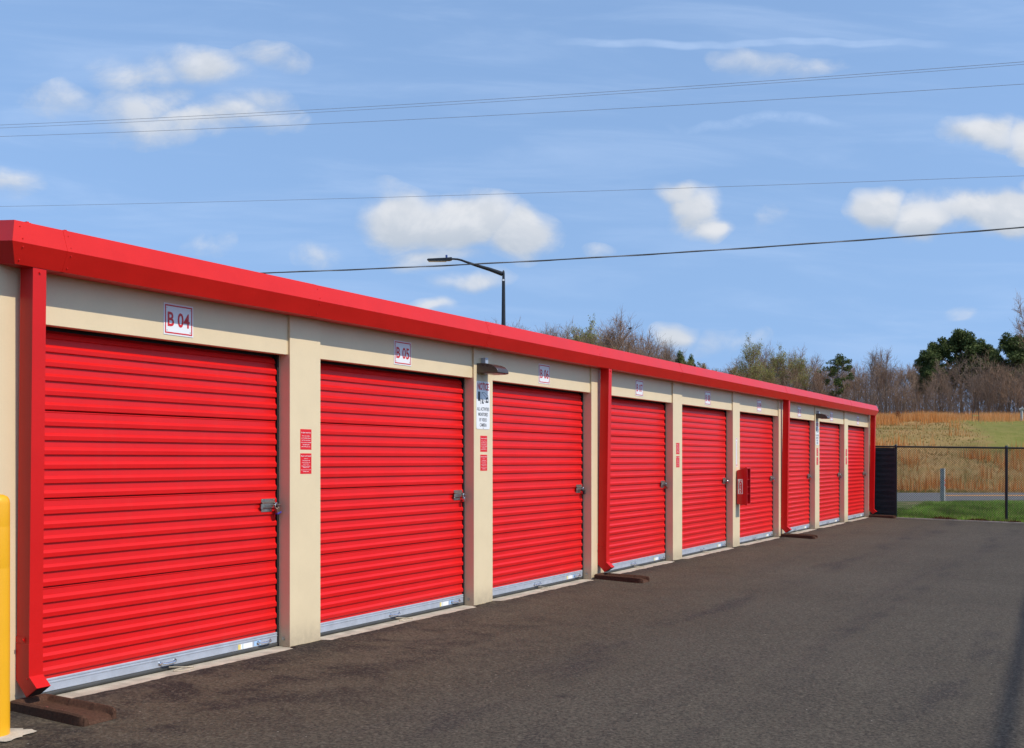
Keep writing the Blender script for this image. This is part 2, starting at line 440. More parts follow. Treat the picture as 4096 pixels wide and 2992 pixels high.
class MB:
    def __init__(self):
        self.v = []; self.f = []
    def add(self, vs, fs):
        o = len(self.v)
        self.v += [tuple(p) for p in vs]
        self.f += [tuple(i + o for i in f) for f in fs]
        return self
    def box(self, x0, x1, y0, y1, z0, z1):
        return self.add([(x0, y0, z0), (x1, y0, z0), (x1, y1, z0), (x0, y1, z0), (x0, y0, z1), (x1, y0, z1), (x1, y1, z1), (x0, y1, z1)],
                        [(0, 3, 2, 1), (4, 5, 6, 7), (0, 1, 5, 4), (1, 2, 6, 5), (2, 3, 7, 6), (3, 0, 4, 7)])
    def prism_y(self, prof, y0, y1, cap=True):
        """closed (x,z) outline, given anticlockwise when seen from -y, run along y"""
        n = len(prof)
        vs = [(x, y0, z) for x, z in prof] + [(x, y1, z) for x, z in prof]
        fs = [(i, (i + 1) % n, (i + 1) % n + n, i + n) for i in range(n)]
        if cap: fs += [tuple(range(n - 1, -1, -1)), tuple(range(n, 2 * n))]
        return self.add(vs, fs)
    def sheet_y(self, prof, y0, y1):
        n = len(prof)
        vs = [(x, y0, z) for x, z in prof] + [(x, y1, z) for x, z in prof]
        return self.add(vs, [(i, i + 1, i + 1 + n, i + n) for i in range(n - 1)])
    def tube(self, pts, rs, n=8, cap=True):
        pts = [Vector(p) for p in pts]
        if not hasattr(rs, '__len__'): rs = [rs] * len(pts)
        rings = []
        ref = Vector((0, 0, 1))
        for i, p in enumerate(pts):
            d = (pts[min(i + 1, len(pts) - 1)] - pts[max(i - 1, 0)]).normalized()
            a = d.cross(ref)
            if a.length < 1e-3: a = d.cross(Vector((1, 0, 0)))
            a.normalize(); b2 = d.cross(a).normalized()
            rings.append([p + (a * math.cos(2 * math.pi * k / n) + b2 * math.sin(2 * math.pi * k / n)) * rs[i] for k in range(n)])
        o = [q for r in rings for q in r]
        fs = []
        for i in range(len(pts) - 1):
            for k in range(n):
                fs.append((i * n + k, i * n + (k + 1) % n, (i + 1) * n + (k + 1) % n, (i + 1) * n + k))
        if cap:
            fs.append(tuple(range(n - 1, -1, -1))); fs.append(tuple((len(pts) - 1) * n + k for k in range(n)))
        return self.add(o, fs)
    def disc(self, c, axis, r, h, n=12):
        c = Vector(c); axis = Vector(axis).normalized()
        return self.tube([c, c + axis * h], r, n)
    def lathe(self, prof, n=24, c=(0, 0)):
        vs = []
        for r, z in prof:
            for k in range(n):
                a = 2 * math.pi * k / n
                vs.append((c[0] + r * math.cos(a), c[1] + r * math.sin(a), z))
        fs = []
        for i in range(len(prof) - 1):
            for k in range(n):
                fs.append((i * n + k, i * n + (k + 1) % n, (i + 1) * n + (k + 1) % n, (i + 1) * n + k))
        fs.append(tuple(range(n - 1, -1, -1))); fs.append(tuple((len(prof) - 1) * n + k for k in range(n)))
        return self.add(vs, fs)
    def mesh(self, name, mat):
        me = bpy.data.meshes.new(name)
        me.from_pydata(self.v, [], self.f)
        me.materials.append(MAT[mat])
        bm = bmesh.new(); bm.from_mesh(me)
        bmesh.ops.recalc_face_normals(bm, faces=bm.faces)
        bm.to_mesh(me); bm.free()
        return me
    def build(self, name, mat, parent=None, loc=(0, 0, 0), bevel=0.0, smooth=False, segs=2):
        me = self.mesh(name, mat)
        if smooth:
            me.polygons.foreach_set('use_smooth', [True] * len(me.polygons))
            me.set_sharp_from_angle(angle=rad(38))
        o = bpy.data.objects.new(name, me)
        COL.objects.link(o)
        o.location = loc
        if parent: o.parent = parent
        if bevel > 0:
            b = o.modifiers.new('bevel', 'BEVEL'); b.width = bevel; b.segments = segs; b.limit_method = 'ANGLE'; b.angle_limit = rad(40)
        return o


def empty(name, loc=(0, 0, 0), rz=0.0):
    o = bpy.data.objects.new(name, None)
    COL.objects.link(o); o.location = loc; o.rotation_euler = (0, 0, rz)
    o.empty_display_size = 0.2
    return o


def tag(o, label, cat, group=None):
    o['label'] = label; o['category'] = cat
    if group: o['group'] = group
    return o


def struct(o):
    o['kind'] = 'structure'; return o


def stuff(o):
    o['kind'] = 'stuff'; return o


def copy_tree(o, parent=None):
    c = o.copy(); COL.objects.link(c); c.parent = parent
    for ch in list(o.children): copy_tree(ch, c)
    return c


def cam_pt(r, d, z=0.0):
    """a place given by metres right of and ahead of the photographer"""
    return (CAM_D + r * CY - d * SY, r * SY + d * CY, z)


def to_cam(x, y):
    dx = x - CAM_D
    return dx * CY + y * SY, -dx * SY + y * CY


_tx = {}


def text_faces(s, size=1.0, bold=0.0):
    key = (s, bold)
    if key not in _tx:
        cu = bpy.data.curves.new('lettering', 'FONT')
        cu.body = s; cu.align_x = 'CENTER'; cu.align_y = 'CENTER'; cu.size = 1.0; cu.offset = bold
        cu.resolution_u = 3
        o = bpy.data.objects.new('lettering', cu); COL.objects.link(o)
        dg = bpy.context.evaluated_depsgraph_get()
        me = o.evaluated_get(dg).to_mesh()
        vs = [tuple(v.co) for v in me.vertices]; fs = [tuple(p.vertices) for p in me.polygons]
        o.evaluated_get(dg).to_mesh_clear()
        bpy.data.objects.remove(o); bpy.data.curves.remove(cu)
        _tx[key] = (vs, fs)
    return _tx[key]


def put_text(mb, s, yc, zc, width=None, height=None, x=0.0, bold=0.0, side=False):
    """flat lettering on the plane x = const (read from +x), or on a plane y = const when side"""
    vs, fs = text_faces(s, 1.0, bold)
    a = np.array(vs)
    w0 = a[:, 0].max() - a[:, 0].min(); h0 = a[:, 1].max() - a[:, 1].min()
    cx = (a[:, 0].max() + a[:, 0].min()) / 2; cz = (a[:, 1].max() + a[:, 1].min()) / 2
    sy = height / h0 if height else width / w0
    sx = width / w0 if width else sy
    if side:
        mb.add([(yc + (p[0] - cx) * sx, x, zc + (p[1] - cz) * sy) for p in vs], fs)
    else:
        mb.add([(x, yc + (p[0] - cx) * sx, zc + (p[1] - cz) * sy) for p in vs], fs)
    return mb


def quad_x(mb, x, y0, y1, z0, z1):
    return mb.add([(x, y0, z0), (x, y1, z0), (x, y1, z1), (x, y0, z1)], [(0, 1, 2, 3)])


# ------------------------------------------------------------------ ground
LOT_Y = 31.73
rng = np.random.default_rng(7)


def sstep(a, b, x):
    t = np.clip((x - a) / (b - a), 0, 1); return t * t * (3 - 2 * t)


def vnoise(x, y, s, seed=0.0):
    return np.array([noise.noise((float(a) * s + seed, float(b) * s - seed, seed * 1.7)) for a, b in zip(np.ravel(x), np.ravel(y))]).reshape(np.shape(x))


def terrain(X, Y):
    r, d = to_cam(X, Y)
    lot = -0.018 * np.maximum(X, 0) - 0.30
    berm = -0.07 + 0.20 * sstep(31.9, 35.0, Y) * (1 - sstep(37.5, 41.5, d)) + 0.02 * np.clip(r - 10, 0, 10) * sstep(33, 36, Y) * (1 - sstep(37.5, 41.5, d)) * .6
    road = -0.03
    hill = road + 5.1 * (0.55 * sstep(55, 80, d) + 0.45 * sstep(60, 100, d)) + 0.0022 * np.clip(d - 100, 0, 200)
    z = np.where(d < 48, berm, hill)
    edge = sstep(31.80, 31.90, Y)
    # west of and behind the buildings the land stays low and flat
    z = np.where(d < 48, lot * (1 - edge) + z * edge, z)
    return z


def axis(parts):
    out = []
    for a, b, st in parts: out += list(np.arange(a, b, st))
    return np.array(out)


R = axis([(-700, -120, 60), (-120, -30, 8), (-30, 0, 1.5), (0, 64, 0.6), (64, 130, 6), (130, 760, 60)])
Dp = axis([(-300, -20, 30), (-20, 24, 4), (24, 44, 0.4), (44, 54, 1.0), (54, 106, 0.6), (106, 160, 4), (160, 1500, 90)])
RR, DD = np.meshgrid(R, Dp)
GX = CAM_D + RR * CY - DD * SY; GY = RR * SY + DD * CY
GZ = terrain(GX, GY)
GZ = GZ + np.where(DD > 55, (vnoise(RR, DD, 0.25, 3.1) * 0.22 + vnoise(RR, DD, 0.9, 5.0) * 0.09) * sstep(55, 60, DD), 0)
nr, nd = len(R), len(Dp)
gv = np.stack([GX.ravel(), GY.ravel(), GZ.ravel()], 1)
ii = np.arange((nd - 1) * nr).reshape(nd - 1, nr)[:, :-1].ravel()
gf = np.stack([ii, ii + 1, ii + 1 + nr, ii + nr], 1)
me = bpy.data.meshes.new('ground'); me.from_pydata(gv.tolist(), [], gf.tolist()); me.materials.append(MAT['ground_soil'])
me.polygons.foreach_set('use_smooth', [True] * len(me.polygons))
ground = struct(bpy.data.objects.new('ground', me)); COL.objects.link(ground)


def ground_z(X, Y):
    r, d = to_cam(np.asarray(X, float), np.asarray(Y, float))
    z = terrain(np.asarray(X, float), np.asarray(Y, float))
    return z + np.where(d > 55, (vnoise(r, d, 0.25, 3.1) * 0.22 + vnoise(r, d, 0.9, 5.0) * 0.09) * sstep(55, 60, d), 0)


# asphalt yard: one sheet falling away from the building, hand-laid ragged edge along the slab
A_PIL = 7.239                      # y of the first free pillar's near edge
BAY, PW = 3.05, 0.41
Y0, Y1 = 4.44, 31.79               # ends of the building
OPEN = [(4.734, A_PIL)] + [(A_PIL + PW + BAY * k, A_PIL + BAY * (k + 1)) for k in range(8)]


def edge_x(y):
    in_open = any(a + .03 < y < b - .03 for a, b in OPEN)
    base = 0.085 if in_open else 0.004
    return base + 0.022 * noise.noise((y * 2.3, 1.7, 0)) + 0.016 * noise.noise((y * 9.0, 4.2, 0)) + 0.010 * noise.noise((y * 31.0, 7.7, 0))


ys = np.arange(3.6, LOT_Y + 0.001, 0.03); ys[-1] = LOT_Y
m = MB()
vs = []
for y in ys:
    e = edge_x(y) if y > Y0 - .1 else edge_x(y)
    lip = 0.012 + 0.006 * noise.noise((y * 6.0, 0.3, 2.0))
    for x, z in ((e - .004, -0.03), (e, lip * .6), (e + .05, lip), (e + .18, 0.006), (.6, -.0108)):
        vs.append((x, y, z))
fs = []
n5 = 5
for i in range(len(ys) - 1):
    for k in range(4): fs.append((i * n5 + k, i * n5 + k + 1, (i + 1) * n5 + k + 1, (i + 1) * n5 + k))
m.add(vs, fs)
m.add([(.6, -40, -.0108), (40, -40, -.72), (40, LOT_Y, -.72), (.6, LOT_Y, -.0108)], [(0, 1, 2, 3)])
m.add([(-40, -40, 0), (.6, -40, -.0108), (.6, 3.6, -.0108), (-40, 3.6, 0)], [(0, 1, 2, 3)])
yard = struct(m.build('asphalt_yard', 'asphalt'))

# thin pale concrete edging at the far end of the yard
m = MB()
xs = np.arange(.35, 30, .25)
for i in range(len(xs) - 1):
    a, b = xs[i], xs[i + 1]
    za, zb = -.018 * a, -.018 * b
    h = .022
    m.add([(a, LOT_Y - .01, za - .1), (b, LOT_Y - .01, zb - .1), (b, LOT_Y + .07, zb - .1), (a, LOT_Y + .07, za - .1),
           (a, LOT_Y - .01, za + h), (b, LOT_Y - .01, zb + h), (b, LOT_Y + .07, zb + h), (a, LOT_Y + .07, za + h)],
          [(4, 5, 6, 7), (0, 1, 5, 4), (3, 7, 6, 2)])
struct(m.build('kerb', 'concrete'))

# road across the far side of the lot
m = MB()
rs = np.arange(-160, 200, 4.0)
for i in range(len(rs) - 1):
    m.add([cam_pt(rs[i], 41.6, -.015), cam_pt(rs[i + 1], 41.6, -.015), cam_pt(rs[i + 1], 53.3, -.006), cam_pt(rs[i], 53.3, -.006)], [(0, 1, 2, 3)])
road = struct(m.build('road', 'road_grey'))
for dd in (48.75, 49.4):
    m = MB()
    m.add([cam_pt(19.6, dd, -.005), cam_pt(190, dd, -.005), cam_pt(190, dd + .50, -.005), cam_pt(19.6, dd + .50, -.005)], [(0, 1, 2, 3)])
    m.build('road_line', 'road_yellow', road)

# ------------------------------------------------------------------ the storage building
B = tag(empty('storage_building', (0, 0, 0)), 'long low cream storage building with red roller doors and red roof edge', 'building')

# slab
m = MB(); m.box(-9.1, .13, Y0 - .02, Y1 + .02, -.25, 0.0)
slab = m.build('slab', 'concrete', B, bevel=.01)

DOOR_X = -.12       # plane of the proud corrugations
HEAD = 2.529

# pillars
pil = [(Y0, OPEN[0][0])] + [(A_PIL + BAY * k, A_PIL + BAY * k + PW) for k in range(8)] + [(A_PIL + BAY * 8, Y1)]
for i, (a, b) in enumerate(pil):
    m = MB(); m.box(-.30, 0, a, b, 0.001, 2.95)
    p = m.build('pillar', 'cream', B, bevel=.004)
    if i not in (0,):
        mb = MB(); mb.disc((-.07, a, .07), (0, -1, 0), .016, .006, 8); mb.disc((-.07, a - .004, .07), (0, -1, 0), .010, .010, 6)
        mb.build('bolt', 'steel', p)

# headers above the doors
for a, b in OPEN:
    m = MB(); m.box(-.10, -.02, a + .001, b - .022, HEAD, 2.93)
    h = m.build('header', 'cream', B, bevel=.003)
    m = MB(); m.box(-.098, -.024, b - .021, b - .001, HEAD + .004, 2.93)
    m.build('header_end', 'cream', h)

# end and back walls with vertical ribs
for nm, prof in (('end_wall', (Y0 + .002, Y0 + .06)), ('end_wall', (Y1 - .06, Y1 - .002))):
    m = MB()
    m.add([(-9.1, prof[0], 0), (-.301, prof[0], 0), (-.301, prof[0], 3.0), (-4.6, prof[0], 3.4), (-9.1, prof[0], 3.0),
           (-9.1, prof[1], 0), (-.301, prof[1], 0), (-.301, prof[1], 3.0), (-4.6, prof[1], 3.4), (-9.1, prof[1], 3.0)],
          [(0, 1, 2, 3, 4), (9, 8, 7, 6, 5), (0, 5, 6, 1), (1, 6, 7, 2), (2, 7, 8, 3), (3, 8, 9, 4), (4, 9, 5, 0)])
    for k in range(28):
        x = -.6 - k * .3
        y = prof[0] - .012 if prof[0] < 10 else prof[1]
        m.box(x - .03, x + .03, y, y + .014, .02, 2.9)
    m.build(nm, 'cream', B)
m = MB(); m.box(-9.16, -9.1, Y0, Y1, 0, 3.0)
for k in range(90): m.box(-9.175, -9.159, Y0 + .15 + k * .3, Y0 + .21 + k * .3, .02, 2.95)
m.build('back_wall', 'cream', B)
# near-black sheet, interior shade painted in, closing the gaps beside the doors
m = MB(); m.box(-.42, -.38, Y0 + .08, Y1 - .08, 0.003, 2.9); m.build('dark_backing', 'dark_gap', B)

# roof sheet with standing ribs
m = MB()
m.add([(.10, Y0 - .02, 3.08), (.10, Y1 + .02, 3.08), (-4.6, Y1 + .02, 3.50), (-4.6, Y0 - .02, 3.50), (-9.3, Y1 + .02, 3.08), (-9.3, Y0 - .02, 3.08)],
      [(0, 1, 2, 3), (3, 2, 4, 5)])
roof = m.build('roof', 'roof_metal', B)

# eave trim: red folded sheet, upper face leaning in, lower face leaning under
PROF = [(.182, 3.137), (.232, 2.993), (.172, 2.862), (.150, 2.862), (-.03, 2.872), (-.06, 3.11)]


def near_pt(o, z): return (o, Y0 - (o - .172), z)
def far_pt(o, z): return (o, Y1 + (o - .172), z)


joints = [4.80, 7.35, 10.25, 13.1, 16.2, 19.2, 22.3, 25.3, 28.4]
bnd = [None] + joints + [None]
random.seed(4)
for i in range(len(bnd) - 1):
    a, b = bnd[i], bnd[i + 1]
    g = 0.0014 * (i % 2)
    pr = [(o + (g if k < 3 else 0), z + (g if k == 0 else 0)) for k, (o, z) in enumerate(PROF)]
    A = [near_pt(o, z) if a is None else (o, a - .012, z) for o, z in pr]
    Bq = [far_pt(o, z) if b is None else (o, b + .012, z) for o, z in pr]
    n = len(pr)
    m = MB(); m.add(A + Bq, [(k, (k + 1) % n, (k + 1) % n + n, k + n) for k in range(n)] + [tuple(range(n)), tuple(range(n, 2 * n))])
    fp = m.build('eave_trim_panel', 'trim_red', B)
    # rivets at the lap
    ya = (Y0 + .02) if a is None else a + .02
    for o, z in ((.196, 3.10), (.224, 3.02), (.222, 2.968), (.186, 2.89)):
        mr = MB(); mr.disc((o - .002, ya, z), (1, 0, 0), .004, .006, 6); mr.build('rivet', 'trim_red', fp)
# rib ends standing above the trim at the near corner
for k in range(2):
    m = MB()
    y = 4.575 + k * .29
    m.prism_y([(.06, 3.12), (.15, 3.12), (.13, 3.152), (.08, 3.152)], y - .014, y + .014)
    m.box(.095, .118, y - .008, y + .008, 3.15, 3.16)
    m.build('roof_rib_end', 'trim_red', B)
# gable trims
for near in (True, False):
    f = near_pt if near else far_pt
    n = len(PROF)
    m = MB()
    A = [f(o, z) for o, z in PROF]
    S = .09
    M1 = [(-4.6, f(o, z)[1], z + S * 4.8) for o, z in PROF]
    E1 = [(-9.1 - o, f(o, z)[1], z) for o, z in PROF]
    m.add(A + M1 + E1, [(k, (k + 1) % n, (k + 1) % n + n, k + n) for k in range(n)] + [(k + n, (k + 1) % n + n, (k + 1) % n + 2 * n, k + 2 * n) for k in range(n)])
    m.build('gable_trim', 'trim_red', B)

# ---- roller doors
RIB = 0.0985


def curtain_profile(z_top, n_ribs, seam):
    """(x, z) outline of one curtain sheet from top to bottom: recessed flat, sloped face, proud flat, sharp return"""
    pts = []
    z = z_top
    rec, pr = DOOR_X - .016, DOOR_X
    for i in range(n_ribs):
        pitch = RIB
        if seam and i == 0:
            # lock seam: a thin rolled bead at the top of the sheet
            pts += [(rec, z), (rec + .002, z - .004), (rec + .002, z - .009), (rec, z - .013)]
            z -= .0135
        pts += [(rec - .001, z), (rec + .001, z - .040), (pr - .003, z - .055), (pr, z - .060), (pr - .002, z - .088), (pr - .004, z - .0905), (rec - .001, z - .0945)]
        z -= pitch
    pts = [(x - max(0, zz - 2.43) * .45, zz) for x, zz in pts]
    return pts, z


def make_door(width):
    D = MB()
    # side guides and a near-black sheet painting the shade behind the curtain
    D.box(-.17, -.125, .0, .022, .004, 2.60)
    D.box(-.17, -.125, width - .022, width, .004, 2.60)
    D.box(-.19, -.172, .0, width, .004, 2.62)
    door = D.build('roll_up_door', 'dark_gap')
    y0, y1 = .028, width - .034
    # bottom sheet ends on the bar; sheets of six ribs
    tops = [1.958 - .604 * k for k in range(3)]
    plan = [(2.549, 6, False)] + [(t, 6, True) for t in tops[:2]] + [(tops[2], 6, True)]
    for t, nr_, seam in plan:
        pf, zend = curtain_profile(t, nr_, seam)
        if t == tops[2]:
            pf = [(x, z) for x, z in pf if z > .15]
            pf += [(DOOR_X - .016, .150), (DOOR_X - .015, .1405), (DOOR_X - .015, .122)]
        m = MB(); m.sheet_y(pf, y0, y1)
        cp = m.build('curtain_panel', 'door_red', door)
    # bottom bar with two rolled ridges
    bx = DOOR_X - .006
    prof = [(bx - .03, .126), (bx, .126), (bx + .004, .122), (bx + .004, .113), (bx, .110), (bx, .104), (bx + .005, .101), (bx + .005, .094), (bx + .001, .090), (bx + .001, .040), (bx - .004, .036), (bx - .03, .036)]
    m = MB(); m.prism_y(prof, y0 - .004, y1 + .008); bar = m.build('bottom_bar', 'galvanised', door)
    pr2 = [(bx - .028, .036)] + [(bx - .012 + .017 * math.cos(a), .020 + .0185 * math.sin(a)) for a in np.linspace(1.3, -1.57, 8)] + [(bx - .028, .0015)]
    m = MB(); m.prism_y(pr2, y0 - .004, y1 + .010); m.build('bottom_seal', 'seal', door, smooth=True)
    # pull handles
    for yc in (width * .495, width - .19):
        m = MB()
        for s in (-1, 1):
            m.disc((bx, yc + s * .075, .066), (1, 0, 0), .017, .004, 12)
        path = [(bx + .003, yc - .075, .066)] + [(bx + .004 + .026 * math.sin(a), yc - .062 + .0, .066) for a in (.5, 1.1)] + \
               [(bx + .03, yc - .045, .064), (bx + .032, yc, .063), (bx + .03, yc + .045, .064), (bx + .024, yc + .062, .066), (bx + .003, yc + .075, .066)]
        m.tube(path, [.007, .007, .008, .0085, .009, .0085, .008, .007], 8)
        m.build('handle', 'chrome', door, smooth=True)
    # paper labels on the bar
    yl = width - .50
    m = MB(); m.box(bx + .0014, bx + .0022, yl, yl + .03, .043, .086); m.build('label', 'sticker_yellow', door)
    m = MB(); m.box(bx + .0014, bx + .0024, yl + .03, yl + .17, .043, .086); lb = m.build('label', 'sign_white', door)
    m = MB(); m.box(bx + .0014, bx + .0026, yl + .052, yl + .058, .044, .085); m.build('label', 'sticker_teal', door)
    m = MB(); m.box(bx + .0014, bx + .0022, yl + .19, yl + .27, .046, .086); m.build('label', 'sticker_blue', door)
    # slide latch: folded plate, keeper brackets and bolt
    yc, zc = width - .145, 1.232
    m = MB()
    fx = DOOR_X
    m.box(fx + .0005, fx + .004, yc - .085, yc + .085, zc + .028, zc + .056)
    m.box(fx + .0005, fx + .004, yc - .085, yc + .045, zc - .056, zc - .028)
    m.add([(fx + .004, yc - .085, zc + .030), (fx + .004, yc + .085, zc + .030), (fx + .024, yc + .085, zc + .016), (fx + .024, yc - .085, zc + .016)], [(0, 1, 2, 3)])
    m.add([(fx + .004, yc - .085, zc - .030), (fx + .004, yc + .045, zc - .030), (fx + .022, yc + .045, zc - .020), (fx + .022, yc - .085, zc - .020)], [(0, 1, 2, 3)])
    m.box(fx + .012, fx + .016, yc - .09, yc + .05, zc - .02, zc + .018)
    m.box(fx + .016, fx + .020, yc - .08, yc - .04, zc - .016, zc + .014)
    m.box(fx + .014, fx + .020, yc - .105, yc - .08, zc - .028, zc + .012)
    m.tube([(fx + .020, yc - .06, zc), (fx + .020, yc + .13, zc)], .007, 8)
    m.box(fx + .02, fx + .034, yc + .052, yc + .058, zc - .026, zc + .024)
    for yy, zz in ((-.07, .042), (.07, .042), (-.07, -.042), (.03, -.042)):
        m.disc((fx + .004, yc + yy, zc + zz), (1, 0, 0), .006, .004, 8)
    m.build('latch', 'steel', door, bevel=.0008, segs=1)
    # loop of pull rope lying on the sill
    pts = []
    for k in range(13):
        a = 2 * math.pi * k / 12
        pts.append((-.055 + .055 * math.sin(a) * (1 if math.sin(a) > 0 else .6), width * .495 + .10 + .10 * math.cos(a), .0045))
    m = MB(); m.tube([(-.11, width * .495, .03)] + pts, .0035, 5); m.build('pull_rope', 'rope', door)
    return door


doors = []
first = make_door(OPEN[0][1] - OPEN[0][0])
first.parent = B; first.location = (0, OPEN[0][0], 0); doors.append(first)
proto = make_door(OPEN[1][1] - OPEN[1][0])
for i in range(1, 9):
    d = proto if i == 1 else copy_tree(proto)
    d.parent = B; d.location = (0, OPEN[i][0], 0); doors.append(d)

# ---- downspouts
DS_Y = [4.575, 13.535, 22.64, 31.665]


def make_downspout():
    w, ob, of = .10, .016, .140
    lean = .042 / 2.7
    zt = 2.875
    m = MB()
    z_e = .40
    def sh(o, z): return (o + lean * (z - .3) - .012, z)
    m.prism_y([sh(ob, z_e - .02), sh(of, z_e - .02), sh(of, zt), sh(ob, zt)], 0, w)
    sp = m.build('downspout', 'spout_red')
    m = MB()
    e = .0025
    prof = [(ob - e - .012, z_e + .03), (ob - e - .012, .192), (of - .036, .088), (of + .068, .155), (of + e - .012, .222), (of + e - .012, z_e + .03)]
    m.prism_y(prof[::-1], -e, w + e, cap=True)
    el = m.build('elbow', 'spout_red', sp)
    m = MB()
    m.add([(of - .030, .004, .0919), (of - .030, w - .004, .0919), (of + .062, w - .004, .1511), (of + .062, .004, .1511)], [(0, 1, 2, 3)])
    mm = m.build('outlet_shade', 'dark_gap', sp)  # near-black sheet painting the shaded inside of the pipe mouth
    mm.location = (.0016, 0, -.0026)
    # strap and screws
    m = MB()
    m.box(ob - .014, ob + .075, -e - .002, -e, z_e + .035, z_e + .075)
    m.build('strap', 'spout_red', sp)
    s0 = sh(of, 2.83)
    for c_, ax, r_, h_ in (((ob + .06, -e - .002, z_e + .055), (0, -1, 0), .009, .007), ((of - .03, -e, .205), (0, -1, 0), .005, .004), ((s0[0], w * .5, 2.832), (1, 0, 0), .007, .009)):
        m = MB(); m.disc(c_, ax, r_, h_, 8); m.build('screw', 'spout_red', sp)
    return sp


ds = make_downspout()
for i, y in enumerate(DS_Y):
    o = ds if i == 0 else copy_tree(ds)
    o.parent = B; o.location = (0, y, 0)

# ------------------------------------------------------------------ splash blocks


def make_splash():
    r = empty('splash_block')
    L, Wd, Hh = .70, .27, .064
    nx, ny = 57, 29
    m = MB()
    vs = []
    for i in range(nx):
        for j in range(ny):
            x = L * i / (nx - 1); y = Wd * (j / (ny - 1) - .5)
            dside = Wd / 2 - abs(y); dback = x; dfront = L - x
            wall = .040 + (.010 * math.exp(-((x - .28) / .018) ** 2) + .010 * math.exp(-((x - .50) / .018) ** 2))
            k = min((dside - wall * .55) / .022, (dback - .05) / .03)
            k = max(0, min(1, k)); k = k * k * (3 - 2 * k)
            z = Hh - k * (.040)
            if x > L - .16: z -= .020 * ((x - (L - .16)) / .16) ** 2 * (1 if k > .3 else .55)
            edge = min(dside, dback, dfront)
            if edge < .012: z -= (1 - edge / .012) ** 2 * .012
            z += .0010 * noise.noise((x * 50, y * 50, 0))
            # rounded front corners
            yy = y * (1 - .10 * max(0, (x - (L - .06)) / .06) ** 2)
            vs.append((x, yy, z))
    top = len(vs)
    fs = [(i * ny + j, (i + 1) * ny + j, (i + 1) * ny + j + 1, i * ny + j + 1) for i in range(nx - 1) for j in range(ny - 1)]
    ring = [(0, j) for j in range(ny)] + [(i, ny - 1) for i in range(1, nx)] + [(nx - 1, j) for j in range(ny - 2, -1, -1)] + [(i, 0) for i in range(nx - 2, 0, -1)]
    for (i, j) in ring:
        x, y, z = vs[i * ny + j]; vs.append((x + .003 * noise.noise((x * 40, y * 40, 3)), y + .003 * noise.noise((x * 40, y * 40, 9)), -.012))
    for k in range(len(ring)):
        a = ring[k]; b = ring[(k + 1) % len(ring)]
        fs.append((a[0] * ny + a[1], b[0] * ny + b[1], top + (k + 1) % len(ring), top + k))
    m.add(vs, fs)
    m.build('trough', 'splash_brown', r, smooth=True)
    for x, y in ((.22, -.03), (.37, -.035)):
        m = MB(); m.disc((x, y, .025), (0, 0, 1), .016, .0045, 14); m.disc((x, y, .0292), (0, 0, 1), .006, .003, 8)
        m.build('washer', 'steel', r)
    return r


sb = make_splash()
labs = ['brown fuzzy splash block on asphalt beside the yellow bollard',
        'brown splash block under the downspout between doors B 06 and B 07',
        'dark brown splash block under the downspout between doors B 09 and B 10',
        'brown splash block at the far corner of the building by the grass']
for i, y in enumerate((4.632, 13.48, 22.65, 31.60)):
    o = sb if i == 0 else copy_tree(sb)
    o.location = (.035, y, .010); o.rotation_euler = (0, .018, 0)
    tag(o, labs[i], 'splash block', 'splash blocks below the downspouts')

# ------------------------------------------------------------------ signs and fittings on the wall


ORD = ['nearest', 'second', 'third', 'fourth', 'fifth', 'sixth', 'seventh', 'eighth', 'farthest']


def number_sign(i, txt):
    a, b = OPEN[i]
    yc = 5.986 if i == 0 else (a + b) / 2 - .022
    o = empty('unit_number_sign', (-.02, yc, 2.569))
    w, h = .298, .240
    m = MB(); m.box(.0006, .004, -w / 2, w / 2, 0, h); m.build('plate', 'sign_white', o, bevel=.001, segs=1)
    m = MB(); t, g, x = .010, .012, .0052
    quad_x(m, x, -w / 2 + g, w / 2 - g, g, g + t); quad_x(m, x, -w / 2 + g, w / 2 - g, h - g - t, h - g)
    quad_x(m, x, -w / 2 + g, -w / 2 + g + t, g + t, h - g - t); quad_x(m, x, w / 2 - g - t, w / 2 - g, g + t, h - g - t)
    m.build('border', 'sign_red', o)
    m = MB(); put_text(m, txt, 0, h / 2, width=.222, height=.112, x=.0054, bold=.02); m.build('lettering', 'sign_red', o)
    for s in (-1, 1):
        for z in (.034, h - .034):
            m = MB(); m.disc((.004, s * (w / 2 - .032), z), (1, 0, 0), .004, .002, 6); m.build('screw', 'steel', o)
    tag(o, f'white red-bordered sign reading {txt} above the {ORD[i]} roller door', 'sign', 'unit number signs above the doors')


for i in range(9): number_sign(i, f'B {i + 4:02d}')

ST1 = [('To Open Your Door:', .136, .0145, .148, .01), ('Enter your code at', .104, .0105, .120, 0), ("your building's keypad", .128, .0105, .101, 0), ('and then press down', .116, .0105, .082, 0),
       ('on the door to disengage', .138, .0105, .063, 0), ('the internal lock', .090, .0105, .044, 0), ('before lifting the door.', .122, .0105, .025, 0)]
ST2 = [("Door won't open?", .136, .0145, .156, .01), ('Have you:', .050, .008, .134, 0), ('1 Paid all balances due?', .100, .008, .117, 0), ('2 Entered your code at your', .112, .008, .099, 0),
       ("building's keypad?", .076, .008, .085, 0), ('3 Pressed down on the door to', .122, .008, .068, 0), ('disengage the lock?', .082, .008, .055, 0),
       ('If you have tried the above, contact', .132, .008, .034, 0), ('customer service.', .076, .008, .021, 0)]


def sticker_proto(name, lines):
    o = empty(name)
    w, h = .149, .180
    m = MB(); m.box(.0006, .0016, -w / 2, w / 2, 0, h); m.build('sheet', 'sticker_red', o)
    m = MB()
    for s, wd, ht, z, bd in lines: put_text(m, s, 0, z, width=wd, height=ht, x=.0030, bold=bd + .008)
    m.build('lettering', 'sign_white', o)
    return o


